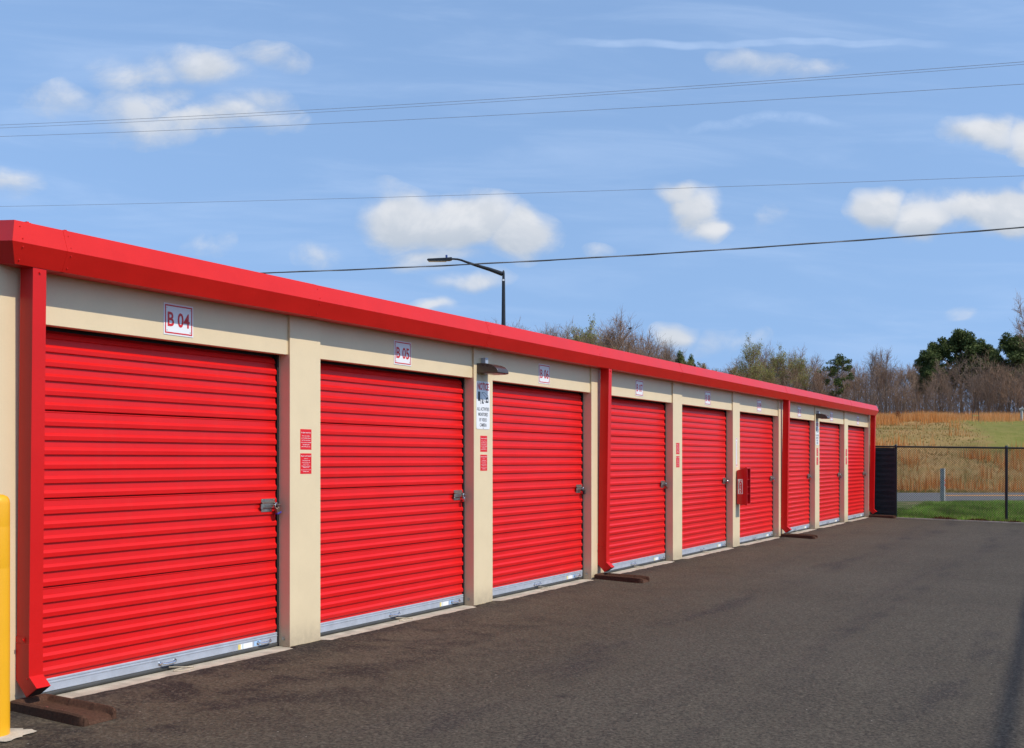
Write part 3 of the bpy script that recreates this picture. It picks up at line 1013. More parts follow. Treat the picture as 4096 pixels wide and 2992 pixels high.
pa, pb = sticker_proto('instruction_sticker', ST1), sticker_proto('instruction_sticker', ST2)
where = {0: 'right of the nearest door', 1: 'below the nearer camera notice', 3: 'left of the fifth door', 6: 'below the farther camera notice', 7: 'left of the farthest door'}
firstp = True
for k, wtxt in where.items():
    for j, (pp, z, what) in enumerate(((pa, 1.711, 'upper red door-opening sticker'), (pb, 1.498, 'lower red door-help sticker'))):
        o = pp if firstp else copy_tree(pp)
        o.location = (0, A_PIL + BAY * k + .2085, z)
        tag(o, f'{what} on the cream pillar {wtxt}', 'sticker', 'red stickers on the pillars')
    firstp = False

# security notice


def rounded(w, h, r, n=5):
    pts = []
    for cx, cz, a0 in ((w / 2 - r, h - r, 0), (-w / 2 + r, h - r, 90), (-w / 2 + r, r, 180), (w / 2 - r, r, 270)):
        for k in range(n + 1):
            a = rad(a0 + 90 * k / n); pts.append((cx + r * math.cos(a), cz + r * math.sin(a)))
    return pts


def make_notice():
    o = empty('security_notice')
    w, h = .29, .537
    pts = rounded(w, h, .022)
    n = len(pts)
    m = MB(); m.add([(.0006, y, z) for y, z in pts] + [(.0034, y, z) for y, z in pts], [tuple(range(n)), tuple(range(n, 2 * n))] + [(k, (k + 1) % n, (k + 1) % n + n, k + n) for k in range(n)])
    m.build('plate', 'sign_white', o)
    x = .0046
    m = MB(); put_text(m, 'NOTICE', 0, .478, width=.245, height=.082, x=x, bold=.03); m.build('lettering', 'sign_red', o)
    m = MB()
    for s, z, wd in (('ALL ACTIVITIES', .226, .262), ('MONITORED', .166, .205), ('BY VIDEO', .105, .158), ('CAMERA', .047, .148)):
        put_text(m, s, 0, z, width=wd, height=.039, x=x, bold=.006)
    m.build('lettering', 'sign_black', o)
    # camera pictogram: bracket, arm, camera body, lens
    m = MB()
    quad_x(m, x, -.112, -.064, .315, .418)
    m.add([(x, -.024, .287), (x, .016, .287), (x, -.024, .340)], [(0, 1, 2)])
    m.add([(x, .060, .300), (x, .114, .300), (x, .114, .366), (x, .060, .356)], [(0, 1, 2, 3)])
    def line(y0, z0, y1, z1, t=.004):
        dy, dz = y1 - y0, z1 - z0; l = math.hypot(dy, dz); ny_, nz_ = -dz / l * t / 2, dy / l * t / 2
        m.add([(x, y0 + ny_, z0 + nz_), (x, y0 - ny_, z0 - nz_), (x, y1 - ny_, z1 - nz_), (x, y1 + ny_, z1 + nz_)], [(0, 1, 2, 3)])
    for a in ((-.03, .34, -.03, .412), (-.03, .412, .03, .412), (.03, .412, .116, .372), (-.03, .412, .06, .358), (-.03, .344, .06, .300), (-.064, .338, -.03, .338), (-.06, .286, -.045, .286), (-.06, .286, -.06, .33), (-.045, .286, -.045, .34)):
        line(*a)
    m.build('pictogram', 'sign_black', o)
    m = MB(); m.disc((x + .0003, .088, .330), (1, 0, 0), .015, .0006, 14); m.build('pictogram_lens', 'sign_white', o)
    for z in (.012, .525):
        m = MB(); m.disc((.0034, 0, z), (1, 0, 0), .006, .003, 8); m.build('screw', 'steel', o)
    return o


nt = make_notice()
nt.location = (0, 10.48, 1.965); tag(nt, 'nearer white security camera notice under a wall lamp, right of door B 05', 'sign', 'security camera notices')
n2 = copy_tree(nt); n2.location = (0, A_PIL + BAY * 6 + .191, 1.965)
tag(n2, 'farther white security camera notice under a wall lamp, right of door B 10', 'sign', 'security camera notices')


def make_wall_lamp():
    o = empty('wall_lamp')
    w = .245
    prof = [(.0, .0), (.10, -.004), (.262, -.012), (.272, -.004), (.270, .016), (.255, .044), (.225, .068), (.18, .088), (.13, .100), (.07, .106), (.0, .108)]
    m = MB(); m.prism_y(prof, -w / 2, w / 2); m.build('housing', 'bronze', o, bevel=.006, segs=3, smooth=True)
    m = MB(); m.box(.09, .25, -w / 2 + .02, w / 2 - .02, -.016, -.0125); m.build('lens', 'lens', o)
    m = MB(); m.box(.001, .06, -.03, .03, .109, .175); m.build('junction_box', 'galvanised', o, bevel=.004)
    m = MB(); m.disc((.06, 0, .155), (1, 0, 0), .006, .006, 8); m.build('screw', 'steel', o)
    return o


wl = make_wall_lamp()
wl.location = (0, 10.470, 2.589); tag(wl, 'nearer bronze wall lamp above a camera notice, right of door B 05', 'wall lamp', 'wall lamps')
w2 = copy_tree(wl); w2.location = (0, A_PIL + BAY * 6 + .181, 2.589)
tag(w2, 'farther bronze wall lamp above a camera notice, right of door B 10', 'wall lamp', 'wall lamps')

# fire extinguisher box and the tall arrow sticker above it
fb = tag(empty('fire_extinguisher_box', (0, 19.712, .78)), 'red plastic fire extinguisher box on the pillar between B 08 and B 09', 'extinguisher box')
m = MB()
w0, w1, dpt = .092, .108, .20
def ring(x, w, z0, z1): return [(x, -w, z0), (x, w, z0), (x, w, z1), (x, -w, z1)]
rings = [ring(.012, w0, .018, .640), ring(.17, w1 - .004, .004, .690), ring(.18, w1 + .004, -.004, .700), ring(.215, w1 + .004, -.004, .700), ring(.215, w1 - .016, .022, .672), ring(.10, w1 - .02, .026, .665)]
vs = [p for r_ in rings for p in r_]
fs = [(0, 1, 2, 3), (20, 21, 22, 23)]
for k in range(len(rings) - 1):
    for j in range(4): fs.append((k * 4 + j, k * 4 + (j + 1) % 4, (k + 1) * 4 + (j + 1) % 4, (k + 1) * 4 + j))
m.add(vs, fs); m.build('shell', 'box_red', fb, bevel=.004)
m = MB(); m.box(.105, .112, -w1 + .022, w1 - .022, .03, .66); m.build('cover', 'box_inside', fb)
for z in (.20, .33, .47):
    m = MB(); m.box(.112, .200, -w1 + .02, w1 - .02, z, z + .006); m.build('rib', 'box_red', fb)
m = MB(); m.box(.001, .0118, -.06, .06, .10, .56); m.build('mounting_plate', 'box_inside', fb)
# label on the near side
def sidey(x): return -(w0 + (w1 - .004 - w0) * (x - .012) / .158)
m = MB(); yb = sidey(.037) - .0012; yf = sidey(.13) - .0012
m.add([(.037, yb, .206), (.130, yf, .206), (.130, yf, .480), (.037, yb, .480)], [(0, 1, 2, 3)]); m.build('label', 'sign_white', fb)
m = MB(); off = -.0022
def sp_(x, z): return (x, sidey(x) + off, z)
ext = [(.066, .214), (.112, .214), (.116, .222), (.116, .40), (.106, .425), (.094, .432), (.094, .445), (.084, .445), (.084, .432), (.072, .425), (.062, .40), (.062, .222)]
m.add([sp_(*p) for p in ext], [tuple(range(len(ext)))])
m.add([sp_(.08, .447), sp_(.125, .468), sp_(.122, .474), sp_(.078, .453)], [(0, 1, 2, 3)])
m.add([sp_(.08, .452), sp_(.118, .442), sp_(.118, .448), sp_(.08, .458)], [(0, 1, 2, 3)])
m.build('pictogram', 'sign_red', fb)
m = MB()
hose = [(.076, .446), (.058, .444), (.050, .43), (.048, .36), (.049, .29)]
for k in range(4):
    (xa, za), (xb, zb) = hose[k], hose[k + 1]
    m.tube([sp_(xa, za), sp_(xb, zb)], .0028, 5)
m.build('pictogram_hose', 'sign_black', fb)
m = MB()
for ch, z in (('F', .385), ('I', .337), ('R', .288), ('E', .240)):
    vs_, fs_ = text_faces(ch, 1, .03); aa = np.array(vs_)
    hh = aa[:, 1].max() - aa[:, 1].min(); cx_ = (aa[:, 0].max() + aa[:, 0].min()) / 2; cz_ = (aa[:, 1].max() + aa[:, 1].min()) / 2
    m.add([(.089 + (p[0] - cx_) * .040 / hh, sidey(.089 + (p[0] - cx_) * .040 / hh) - .0034, z + (p[1] - cz_) * .038 / hh) for p in vs_], fs_)
m.build('lettering', 'sign_white', fb)

ar = tag(empty('arrow_sticker', (0, 19.645, 1.487)), 'tall narrow white sticker with red arrow ends above the extinguisher box', 'sticker')
m = MB(); m.box(.0006, .0014, -.042, .042, 0, .54); m.build('sheet', 'sign_white', ar)
m = MB(); x = .0026
m.add([(x, -.03, .530), (x, .03, .530), (x, 0, .505)], [(0, 2, 1)])
m.add([(x, -.034, .012), (x, -.012, .012), (x, -.022, .055), (x, -.034, .055)], [(0, 1, 2, 3)])
m.add([(x, .034, .012), (x, .012, .012), (x, .022, .055), (x, .034, .055)], [(3, 2, 1, 0)])
quad_x(m, x, -.034, -.028, .06, .44); quad_x(m, x, .028, .034, .06, .44)
quad_x(m, x, -.02, .02, .468, .474); quad_x(m, x, -.02, .02, .452, .458)
m.build('arrow_print', 'sign_red', ar)

# ------------------------------------------------------------------ padlocks


def padlock(i, body_mat, kind, label, tilt=0.0, base=None):
    a, b = OPEN[i]
    o = tag(empty('padlock', (DOOR_X + .038, b - .075, 1.222)), label, 'padlock', 'padlocks on the door latches')
    o.rotation_euler = (tilt, 0, 0)
    if kind == 'disc':
        m = MB(); m.disc((-.006, .01, -.005), (1, 0, 0), .034, .024, 20); m.build('body', body_mat, o, bevel=.004, smooth=True)
        m = MB(); m.tube([(.004, -.012, .016), (.004, -.022, .030), (.004, -.010, .040), (.004, .006, .034)], .005, 8); m.build('shackle', 'chrome', o, smooth=True)
    else:
        m = MB(); m.box(-.012, .014, -.024, .024, -.062, -.012); m.build('body', body_mat, o, bevel=.004, smooth=True)
        pts = [(.001, -.016, -.014), (.001, -.016, .012)] + [(.001, -.016 * math.cos(t_), .012 + .017 * math.sin(t_)) for t_ in (.5, 1.0, 1.57, 2.1, 2.6)] + [(.001, .016, .012), (.001, .016, -.014)]
        m = MB(); m.tube(pts, .0048, 8); m.build('shackle', 'chrome', o, smooth=True)
        if base:
            m = MB(); m.box(-.014, .016, -.026, .026, -.068, -.054); m.build('bumper', base, o, bevel=.003)


padlock(0, 'lock_laminated', 'lam', 'laminated padlock with blue bumper hanging askew on door B 04', .30, 'lock_blue')
padlock(1, 'chrome', 'lam', 'shiny silver padlock on the latch of door B 05', .1)
padlock(2, 'lock_black', 'lam', 'black padlock with bright shackle on door B 06', .15, 'lock_black')
padlock(3, 'lock_laminated', 'lam', 'brown laminated padlock on the latch of door B 07', .3)
padlock(4, 'chrome', 'disc', 'round silver disc padlock on the latch of door B 08')
padlock(5, 'chrome', 'lam', 'small silver padlock on the latch of door B 09', .2)
padlock(6, 'chrome', 'lam', 'silver padlock on the latch of door B 10', .4)
padlock(7, 'lock_laminated', 'lam', 'padlock with blue bumper on the latch of door B 11', .2, 'lock_blue')
padlock(8, 'lock_laminated', 'lam', 'small dark padlock on the farthest door B 12', .1)

# ------------------------------------------------------------------ yellow bollard
bo = tag(empty('bollard', (.467, 4.09, -.008)), 'yellow plastic-sleeved safety bollard at the left edge beside the wall', 'bollard')
m = MB(); prof = [(.085, 0.0), (.085, .985), (.0845, .990), (.0845, .994), (.085, .999), (.085, 1.23), (.0846, 1.234), (.0846, 1.238), (.085, 1.242), (.085, 1.375), (.082, 1.395), (.072, 1.412), (.050, 1.424), (.0, 1.428)]
m.lathe(prof, 32); m.build('sleeve', 'yellow', bo, smooth=True)
m = MB()
vs = [(0, 0, .012)]
NB = 40
for k in range(NB):
    a = 2 * math.pi * k / NB
    r_ = .19 + .05 * noise.noise((math.cos(a) * 2, math.sin(a) * 2, 1)) + .02 * noise.noise((math.cos(a) * 7, math.sin(a) * 7, 2)) + random.uniform(-.022, .022)
    vs.append((r_ * math.cos(a), r_ * math.sin(a), .0045))
m.add(vs, [(0, 1 + k, 1 + (k + 1) % NB) for k in range(NB)])
m.build('footing', 'concrete', bo)

# ------------------------------------------------------------------ chain-link fence at the far end
FY = 32.18
fence = tag(empty('chain_link_fence', (0, FY, -.05)), 'black chain-link fence with one screened panel at the end of the yard', 'fence')
px_ = [-5.08, -2.22, .638, 3.50, 6.36, 9.22, 12.08, 14.94]
def fz(x): return -.018 * x
for i, x in enumerate(px_):
    big = abs(x - .638) < .01
    r_ = .036 if not big else .030
    m = MB(); m.tube([(x, 0, fz(x) - .12), (x, 0, fz(x) + 2.06)], r_, 12)
    m.lathe([(r_ + .006, fz(x) + 2.04), (r_ + .006, fz(x) + 2.085), (r_ * .6, fz(x) + 2.115), (.001, fz(x) + 2.12)], 12, (x, 0))
    m.build('post', 'black_metal', fence, smooth=True)
for i in range(len(px_) - 1):
    a, b = px_[i], px_[i + 1]
    m = MB(); m.tube([(a, 0, fz(a) + 2.05), (b, 0, fz(b) + 2.05)], .024, 10); m.build('top_rail', 'black_metal', fence, smooth=True)
# woven mesh: diagonals of both directions, each following the other's crossings
m = MB()
S = .063; x0, x1, zb, zt = .64, 14.9, .02, 2.075
hh = zt - zb
k0 = int((x0 - hh) / S) - 1; k1 = int((x1 + hh) / S) + 1
def wire(p, q, r_):
    p = Vector(p); q = Vector(q); d = (q - p).normalized(); a = d.cross(Vector((0, 1, 0))).normalized() * r_; b = Vector((0, r_, 0))
    o = len(m.v)
    for base in (p, q):
        m.v += [tuple(base + a), tuple(base - a * .5 + b * .87), tuple(base - a * .5 - b * .87)]
    m.f += [(o, o + 1, o + 4, o + 3), (o + 1, o + 2, o + 5, o + 4), (o + 2, o, o + 3, o + 5)]
for k in range(k0, k1):
    for s in (1, -1):
        xa = k * S
        pa_ = (xa, zb); pb_ = (xa + s * hh, zt)
        lo, hi = pa_, pb_
        t0, t1 = 0.0, 1.0
        dx = hi[0] - lo[0]
        ta = (x0 - lo[0]) / dx; tb = (x1 - lo[0]) / dx
        t0 = max(0, min(ta, tb)); t1 = min(1, max(ta, tb))
        if t1 - t0 < .01: continue
        P = [(lo[0] + dx * t, lo[1] + hh * t) for t in (t0, t1)]
        wire((P[0][0], s * .003, P[0][1] + fz(P[0][0])), (P[1][0], s * .003, P[1][1] + fz(P[1][0])), .0055)
    if x0 < k * S < x1:   # twisted wire ends above the rail
        wire((k * S, 0, zt + fz(k * S)), (k * S + .006, 0, zt + .035 + fz(k * S)), .0028)
stuff(m.build('chain_link_mesh', 'black_metal', fence))
# screened panel: ribbed privacy fabric with loose weave relief
m = MB()
nxs, nzs = 40, 130
vs = []
for i in range(nxs):
    for j in range(nzs):
        x = -2.2 + (2.82) * i / (nxs - 1); z = .05 + 1.97 * j / (nzs - 1)
        y = -.034 + .008 * math.sin(j * math.pi * .9 + 1.2 * noise.noise((x * 4, j * .3, 0))) + .006 * noise.noise((x * 7, z * 9, 2))
        vs.append((x, y, z + fz(x)))
m.add(vs, [(i * nzs + j, (i + 1) * nzs + j, (i + 1) * nzs + j + 1, i * nzs + j + 1) for i in range(nxs - 1) for j in range(nzs - 1)])
o = m.build('privacy_screen', 'black_fabric', fence)

# ------------------------------------------------------------------ posts and far markers
px, py, _ = cam_pt((3771 - 2048) / 4346 * 38.3, 38.3)
mp = tag(empty('marker_post', (px, py, -.05)), 'weathered white square post with red reflectors behind the fence', 'post')
m = MB(); m.box(-.07, .07, -.07, .07, 0, 1.36); q = m.build('shaft', 'post_white', mp, bevel=.006)
for z in (.78, .94):
    m = MB(); m.disc((.0705, 0, z), (1, 0, 0), .05, .006, 14); m.build('reflector', 'sign_red', mp)
mp.rotation_euler = (0, 0, rad(-6))

px, py, _ = cam_pt((4086 - 2048) / 4346 * 92.5, 92.5)
gz = float(ground_z(px, py))
vp = tag(empty('vent_pipe', (px, py, gz - .05)), 'pale grey pipe post with cap at the edge of the tall orange grass', 'post')
m = MB(); m.tube([(0, 0, 0), (.02, 0, .98)], .105, 14); m.build('pipe', 'post_white', vp, smooth=True)
m = MB(); m.tube([(-.16, 0, .97), (.16, .0, 1.10)], .13, 14); m.build('cap', 'post_white', vp, smooth=True)

px, py, _ = cam_pt((3902 - 2048) / 4346 * 92.0, 92.0)
gz = float(ground_z(px, py))
sg = tag(empty('sapling_guard', (px, py, gz - .05)), 'pair of thin stakes around a sapling in front of the orange grass', 'stakes')
for s in (-1, 1):
    m = MB(); m.box(s * .25 - .02, s * .25 + .02, -.02, .02, 0, .95); m.build('stake', 'pole_wood', sg)
m = MB(); m.box(-.23, .23, -.012, .012, .50, .58); m.build('tie', 'sticker_yellow', sg)

# ------------------------------------------------------------------ street lamp behind the building
LD = 57.0
k_ = LD / 4346
bx_, by_, _ = cam_pt((2014 - 2048) * k_, LD)
def lz(pyy): return 1.624 + (1838 - pyy) * k_
sl = tag(empty('street_lamp', (bx_, by_, 0.0)), 'tall black street lamp with bent arm behind the roof', 'street lamp')
sl.rotation_euler = (0, 0, YAW)
m = MB(); m.tube([(0, 0, -.1), (0, 0, .5), (0, 0, lz(1303)), (0, 0, lz(1117))], [.15, .135, .112, .085], 14); m.build('pole', 'black_metal', sl, smooth=True)
m = MB(); m.lathe([(.07, lz(1117)), (.07, lz(1095)), (.062, lz(1088)), (.035, lz(1082)), (.001, lz(1080.5))], 14); m.build('pole_cap', 'black_metal', sl, smooth=True)
def ap(pxx, pyy): return ((pxx - 2014) * k_, 0, lz(pyy))
m = MB(); m.tube([ap(2010, 1096), ap(1960, 1078), ap(1900, 1060), ap(1865, 1048), ap(1845, 1040.5), ap(1830, 1037), ap(1805, 1035.5)], [.12, .10, .075, .06, .055, .052, .05], 12)
m.build('arm', 'black_metal', sl, smooth=True)
m = MB()
w_ = .17
prof = [(ap(1808, 1031)[0], lz(1030)), (ap(1808, 1031)[0], lz(1040)), (ap(1798, 1044)[0], lz(1043)), (ap(1716, 1045)[0], lz(1045)), (ap(1708, 1040)[0], lz(1040)), (ap(1712, 1035)[0], lz(1036)), (ap(1790, 1032)[0], lz(1032))]
m.prism_y(prof[::-1], -w_, w_); m.build('lamp_head', 'black_metal', sl, bevel=.02)
m = MB(); m.box(ap(1714, 0)[0], ap(1785, 0)[0], -w_ + .03, w_ - .03, lz(1046.3), lz(1045.2)); m.build('lens', 'lens', sl)
m = MB(); m.lathe([(.05, lz(1032)), (.055, lz(1026)), (.055, lz(1021)), (.03, lz(1019.5))], 12, (ap(1786, 0)[0], 0)); m.build('photocell', 'photocell', sl, smooth=True)
m = MB(); m.box(-.055, .055, -.118, -.098, lz(1125), lz(1118)); m.build('label', 'lamp_label', sl)

# ------------------------------------------------------------------ overhead lines
def wire_line(name, label, pts, r_, mat, twist=0.0, sides=6):
    """pts: (right, depth, height) ends; a shallow sag between them, running on past both sides of the view"""
    a = Vector(cam_pt(*pts[0])); b = Vector(cam_pt(*pts[1]))
    sag = pts[2] if len(pts) > 2 else 0.25
    path = []
    N = 80
    for i in range(N + 1):
        t_ = -.45 + 1.9 * i / N
        p = a.lerp(b, t_)
        p.z += sag * (4 * (t_ - .5) ** 2 - 1)
        path.append(p)
    c = path[0].copy()
    m = MB()
    if twist:
        m.tube([p - c for p in path], r_, sides)
        hel = []
        for i in range(0, 481):
            f = i / 480 * N; k = min(int(f), N - 1); p = path[k].lerp(path[k + 1], f - k) - c
            ang = i * .26
            hel.append(p + Vector((0, math.cos(ang), math.sin(ang))) * twist)
        o = empty(name, c)
        m.build('strand', mat, o, smooth=True)
        m2 = MB(); m2.tube(hel, r_ * .8, sides); m2.build('strand', 'wire', o, smooth=True)
    else:
        m.tube([p - c for p in path], r_, sides)
        o = m.build(name, mat, None, c, smooth=True)
    tag(o, label, 'overhead wire', 'overhead wires across the sky')


def ln(py_l, py_r, dl=60.0, dr=45.0, px_l=0, px_r=4096):
    return ((px_l - 2048) / 4346 * dl, dl, 1.624 + (1838 - py_l) / 4346 * dl), ((px_r - 2048) / 4346 * dr, dr, 1.624 + (1838 - py_r) / 4346 * dr)
wire_line('power_line', 'topmost of the thin power wires, upper wire of the close pair', (*ln(500, 247), .22), .009, 'wire')
wire_line('power_line', 'second thin power wire, lower wire of the close pair', (*ln(512, 257, 60.6, 45.6), .22), .008, 'wire')
wire_line('power_line', 'third thin power wire below the close pair', (*ln(546, 336, 60, 45), .2), .009, 'wire')
wire_line('power_line', 'lone thin wire crossing the tops of the clouds', (*ln(826, 703, 60, 45), .12), .008, 'wire')
wire_line('communication_cable', 'thick dark twisted cable passing in front of the street lamp', (*ln(1116, 909, 56, 45), .42), .030, 'cable', twist=.020)

# cable of the yard, strung parallel to the building outside the view; its shadow crosses the asphalt
XC, ZC = 14.25, 9.0
m = MB(); m.tube([(XC + .22 - .047 * yy, yy, ZC + .0004 * (yy - 8) ** 2) for yy in range(-14, 46, 2)], .036, 8)
o = tag(m.build('yard_cable', 'cable', None), 'overhead cable whose shadow crosses the asphalt at lower right', 'overhead wire')
for nm, yy, lb in (('service_pole', -14, 'wooden service pole behind the photographer holding the yard cable'), ('service_pole', 44, 'wooden service pole at the far right holding the yard cable')):
    xx = XC + .22 - .047 * yy
    m = MB(); m.tube([(xx, yy, -.8), (xx, yy, 10.1)], [.16, .11], 12); tag(m.build(nm, 'pole_wood', None, smooth=True), lb, 'utility pole')

# a bird over the trees
bp = Vector(cam_pt((2520 - 2048) / 4346 * 60, 60, 1.624 + (1838 - 1315) / 4346 * 60))
m = MB()
m.tube([(-.13, 0, 0), (-.06, 0, .01), (.03, 0, .012), (.09, 0, .015), (.13, 0, .012)], [.008, .035, .045, .03, .006], 8)
m.add([(-.03, 0, .03), (.06, 0, .03), (-.02, -.13, .075), (.03, -.14, .08), (-.05, -.27, .05)], [(0, 1, 3, 2), (2, 3, 4)])
m.add([(-.03, 0, .03), (.06, 0, .03), (-.02, .13, .075), (.03, .14, .08), (-.05, .27, .05)], [(0, 2, 3, 1), (2, 4, 3)])
m.add([(-.11, 0, .0), (-.2, .035, -.005), (-.2, -.035, -.005)], [(0, 1, 2)])
bd = m.build('bird', 'bird', None, bp); bd.rotation_euler = (0, .1, YAW + .4)
tag(bd, 'tiny dark bird in flight above the treetops', 'bird')

# ------------------------------------------------------------------ grass


def blades(name, P, H, Wd, cols, lean=.35, mat='blades', label=None):
    """many single blades: P (n,3) feet, H heights, Wd widths, cols (n,3)"""
    n = len(P)
    a = rng.uniform(0, 2 * np.pi, n)
    sx = np.cos(a) * Wd / 2; sy_ = np.sin(a) * Wd / 2
    la = rng.uniform(0, 2 * np.pi, n); ll = rng.uniform(0, lean, n) * H
    v = np.empty((n, 3, 3))
    v[:, 0] = P + np.stack([sx, sy_, np.zeros(n)], 1)
    v[:, 1] = P - np.stack([sx, sy_, np.zeros(n)], 1)
    v[:, 2] = P + np.stack([np.cos(la) * ll, np.sin(la) * ll, H], 1)
    me = bpy.data.meshes.new(name)
    me.vertices.add(n * 3); me.vertices.foreach_set('co', v.ravel())
    me.loops.add(n * 3); me.loops.foreach_set('vertex_index', np.arange(n * 3, dtype=np.int32))
    me.polygons.add(n); me.polygons.foreach_set('loop_start', np.arange(0, n * 3, 3, dtype=np.int32))
    me.update(calc_edges=True)
    at = me.color_attributes.new('tint', 'FLOAT_COLOR', 'POINT')
    c4 = np.ones((n, 3, 4)); c4[:, :, :3] = cols[:, None, :]
    at.data.foreach_set('color', c4.ravel().astype(np.float32))
    me.materials.append(MAT[mat])
    o = bpy.data.objects.new(name, me); COL.objects.link(o)
    stuff(o)
    if label: o['label'] = label
    return o


def pick(cols, n, var=.2):
    c = np.array(cols)[rng.integers(0, len(cols), n)]
    return np.clip(c * rng.uniform(1 - var, 1 + var, (n, 1)), 0, 1)


# green strip behind the fence
n = 70000
X = rng.uniform(-.6, 9.0, n); Y = LOT_Y + .10 + rng.beta(1.0, 1.25, n) * 6.6
r_, d_ = to_cam(X, Y)
edge_n = vnoise(X, Y, .55, 2.0)
keep = (d_ < 41.0) & (Y > LOT_Y + .06 + .10 * (1 + vnoise(X, Y, 3.0, 4))) & ~((X < 1.2 + .8 * edge_n) & (Y > 34.2)) & (edge_n > -.62) & ((X > .05) | (Y > 31.95))
X, Y = X[keep], Y[keep]
Z = ground_z(X, Y)
tall = .075 + .075 * rng.random(len(X)) + .11 * np.clip(vnoise(X, Y, 1.3, 8), 0, 1)
gv_ = .75 + .6 * np.clip(vnoise(X, Y, 1.6, 12) + .3, -.5, 1)[:, None]
g = gv_ * pick([(.16, .34, .035), (.22, .42, .055), (.30, .47, .08), (.13, .26, .03), (.36, .42, .11), (.40, .34, .15)], len(X), .25)
blades('grass_strip', np.stack([X, Y, Z - .01], 1), tall, np.full(len(X), .018), g, .6, label='bright green grass strip along the fence')
# reddish pine straw caught along the edging
n = 5200
X = rng.uniform(.25, 9, n); cl = np.clip(vnoise(X, X * 0 + 3, 1.9, 6.0) * 1.6 + .25, 0, 1)
keep = rng.random(n) < cl
X = X[keep]; Y = LOT_Y + .07 + np.abs(rng.normal(0, .06, len(X))); Z = -.018 * X + .0
blades('pine_straw', np.stack([X, Y, Z], 1), .03 + .09 * rng.random(len(X)) * cl[keep], np.full(len(X), .03), pick([(.10, .040, .022), (.15, .06, .03), (.07, .03, .02)], len(X)), 1.3, label='reddish brown pine straw along the concrete edging')

# dry meadow on the bank: short cover everywhere, orange clumps in drifts
n = 90000
rr = rng.uniform(4, 56, n); dd = 53.8 + rng.random(n) ** 1.1 * 45
keep = ~((rr - .30 * dd > 9.5 + rng.normal(0, .8, n)) & (dd > 71))
rr, dd = rr[keep], dd[keep]
X = CAM_D + rr * CY - dd * SY; Y = rr * SY + dd * CY
nz = vnoise(rr, dd, .22, 1.0) + .5 * vnoise(rr, dd, .8, 3.0)
cA = pick([(.46, .27, .095), (.52, .31, .12), (.38, .235, .085), (.56, .36, .18)], len(rr), .2)
cB = pick([(.23, .19, .05), (.28, .22, .065), (.19, .17, .045)], len(rr), .2)
mixf = sstep(-.05, .25, nz + rng.normal(0, .15, len(rr)))[:, None]
blades('meadow_grass', np.stack([X, Y, ground_z(X, Y) - .02], 1), .05 + .12 * rng.random(len(rr)) ** 2, np.full(len(rr), .075), cA * (1 - mixf) + cB * mixf, .9, label='dry tan and olive grass covering the bank')

n = 85000
rr = rng.uniform(4, 58, n); dd = 54.3 + rng.random(n) * 42
cl = vnoise(rr, dd, .30, 9.0) + .55 * vnoise(rr * 1.0, dd * .35, 1.1, 4.0)
strip = np.exp(-((dd - (57.5 + 1.2 * vnoise(rr, rr * 0, .3, 2))) / 1.6) ** 2) * .30
keep = (cl + strip + .16 * sstep(66, 74, dd) + rng.normal(0, .10, n) > .25) & ~((rr - .30 * dd > 9.0 + 1.5 * vnoise(dd, dd * 0, .2)) & (dd > 70)) & (rng.random(n) < .8)
rr, dd = rr[keep], dd[keep]
X = CAM_D + rr * CY - dd * SY; Y = rr * SY + dd * CY
c = pick([(.66, .27, .07), (.74, .33, .10), (.58, .23, .06), (.62, .34, .14)], len(rr), .2)
blades('broom_sedge', np.stack([X, Y, ground_z(X, Y) - .02], 1), .45 + .65 * rng.random(len(rr)), np.full(len(rr), .045), c, .28, label='clumps of orange dry broom grass on the bank')

n = 95000
rr = rng.uniform(-6, 62, n); dd = 94.0 + rng.random(n) * 8.2 + 1.2 * vnoise(rr, rr * 0, .15, 5) - rng.exponential(1.6, n) * (rng.random(n) < .35)
dd -= np.where(rr > 47, 0, 0)
X = CAM_D + rr * CY - dd * SY; Y = rr * SY + dd * CY
c = pick([(.72, .35, .11), (.80, .43, .16), (.64, .30, .10), (.72, .44, .21)], len(rr), .15)
hgt = (.35 + .60 * rng.random(n)) * (1 + .35 * vnoise(rr, dd, .35, 7)) * np.where(dd < 94, .6, 1)
blades('tall_grass', np.stack([X, Y, ground_z(X, Y) - .02], 1), hgt, np.full(n, .04), c, .5, label='band of tall orange dry grass along the top of the bank')

# ------------------------------------------------------------------ trees


def limb_mesh(segs, sides_by_r=True):
    """segs: list of (points, radii, sides)"""
    V, Fc = [], []
    for pts, rs, n in segs:
        o = len(V)
        for i, p in enumerate(pts):
            d = pts[min(i + 1, len(pts) - 1)] - pts[max(i - 1, 0)]
            d = d / (np.linalg.norm(d) + 1e-9)
            ref = np.array([0, 0, 1.0]) if abs(d[2]) < .9 else np.array([1.0, 0, 0])
            a = np.cross(d, ref); a /= np.linalg.norm(a); b = np.cross(d, a)
            last = i == len(pts) - 1
            for k in range(n):
                an = 2 * np.pi * k / n
                V.append(p + (a * np.cos(an) + b * np.sin(an)) * rs[i])
        for i in range(len(pts) - 1):
            for k in range(n):
                Fc.append((o + i * n + k, o + i * n + (k + 1) % n, o + (i + 1) * n + (k + 1) % n, o + (i + 1) * n + k))
    return V, Fc


def grow(r_, start, dirn, length, nseg, curve, wob, up):
    pts = [start.copy()]
    d = dirn / np.linalg.norm(dirn)
    for i in range(nseg):
        d = d + r_.normal(0, wob, 3) + np.array([0, 0, up])
        d /= np.linalg.norm(d)
        pts.append(pts[-1] + d * length / nseg)
    return pts, d


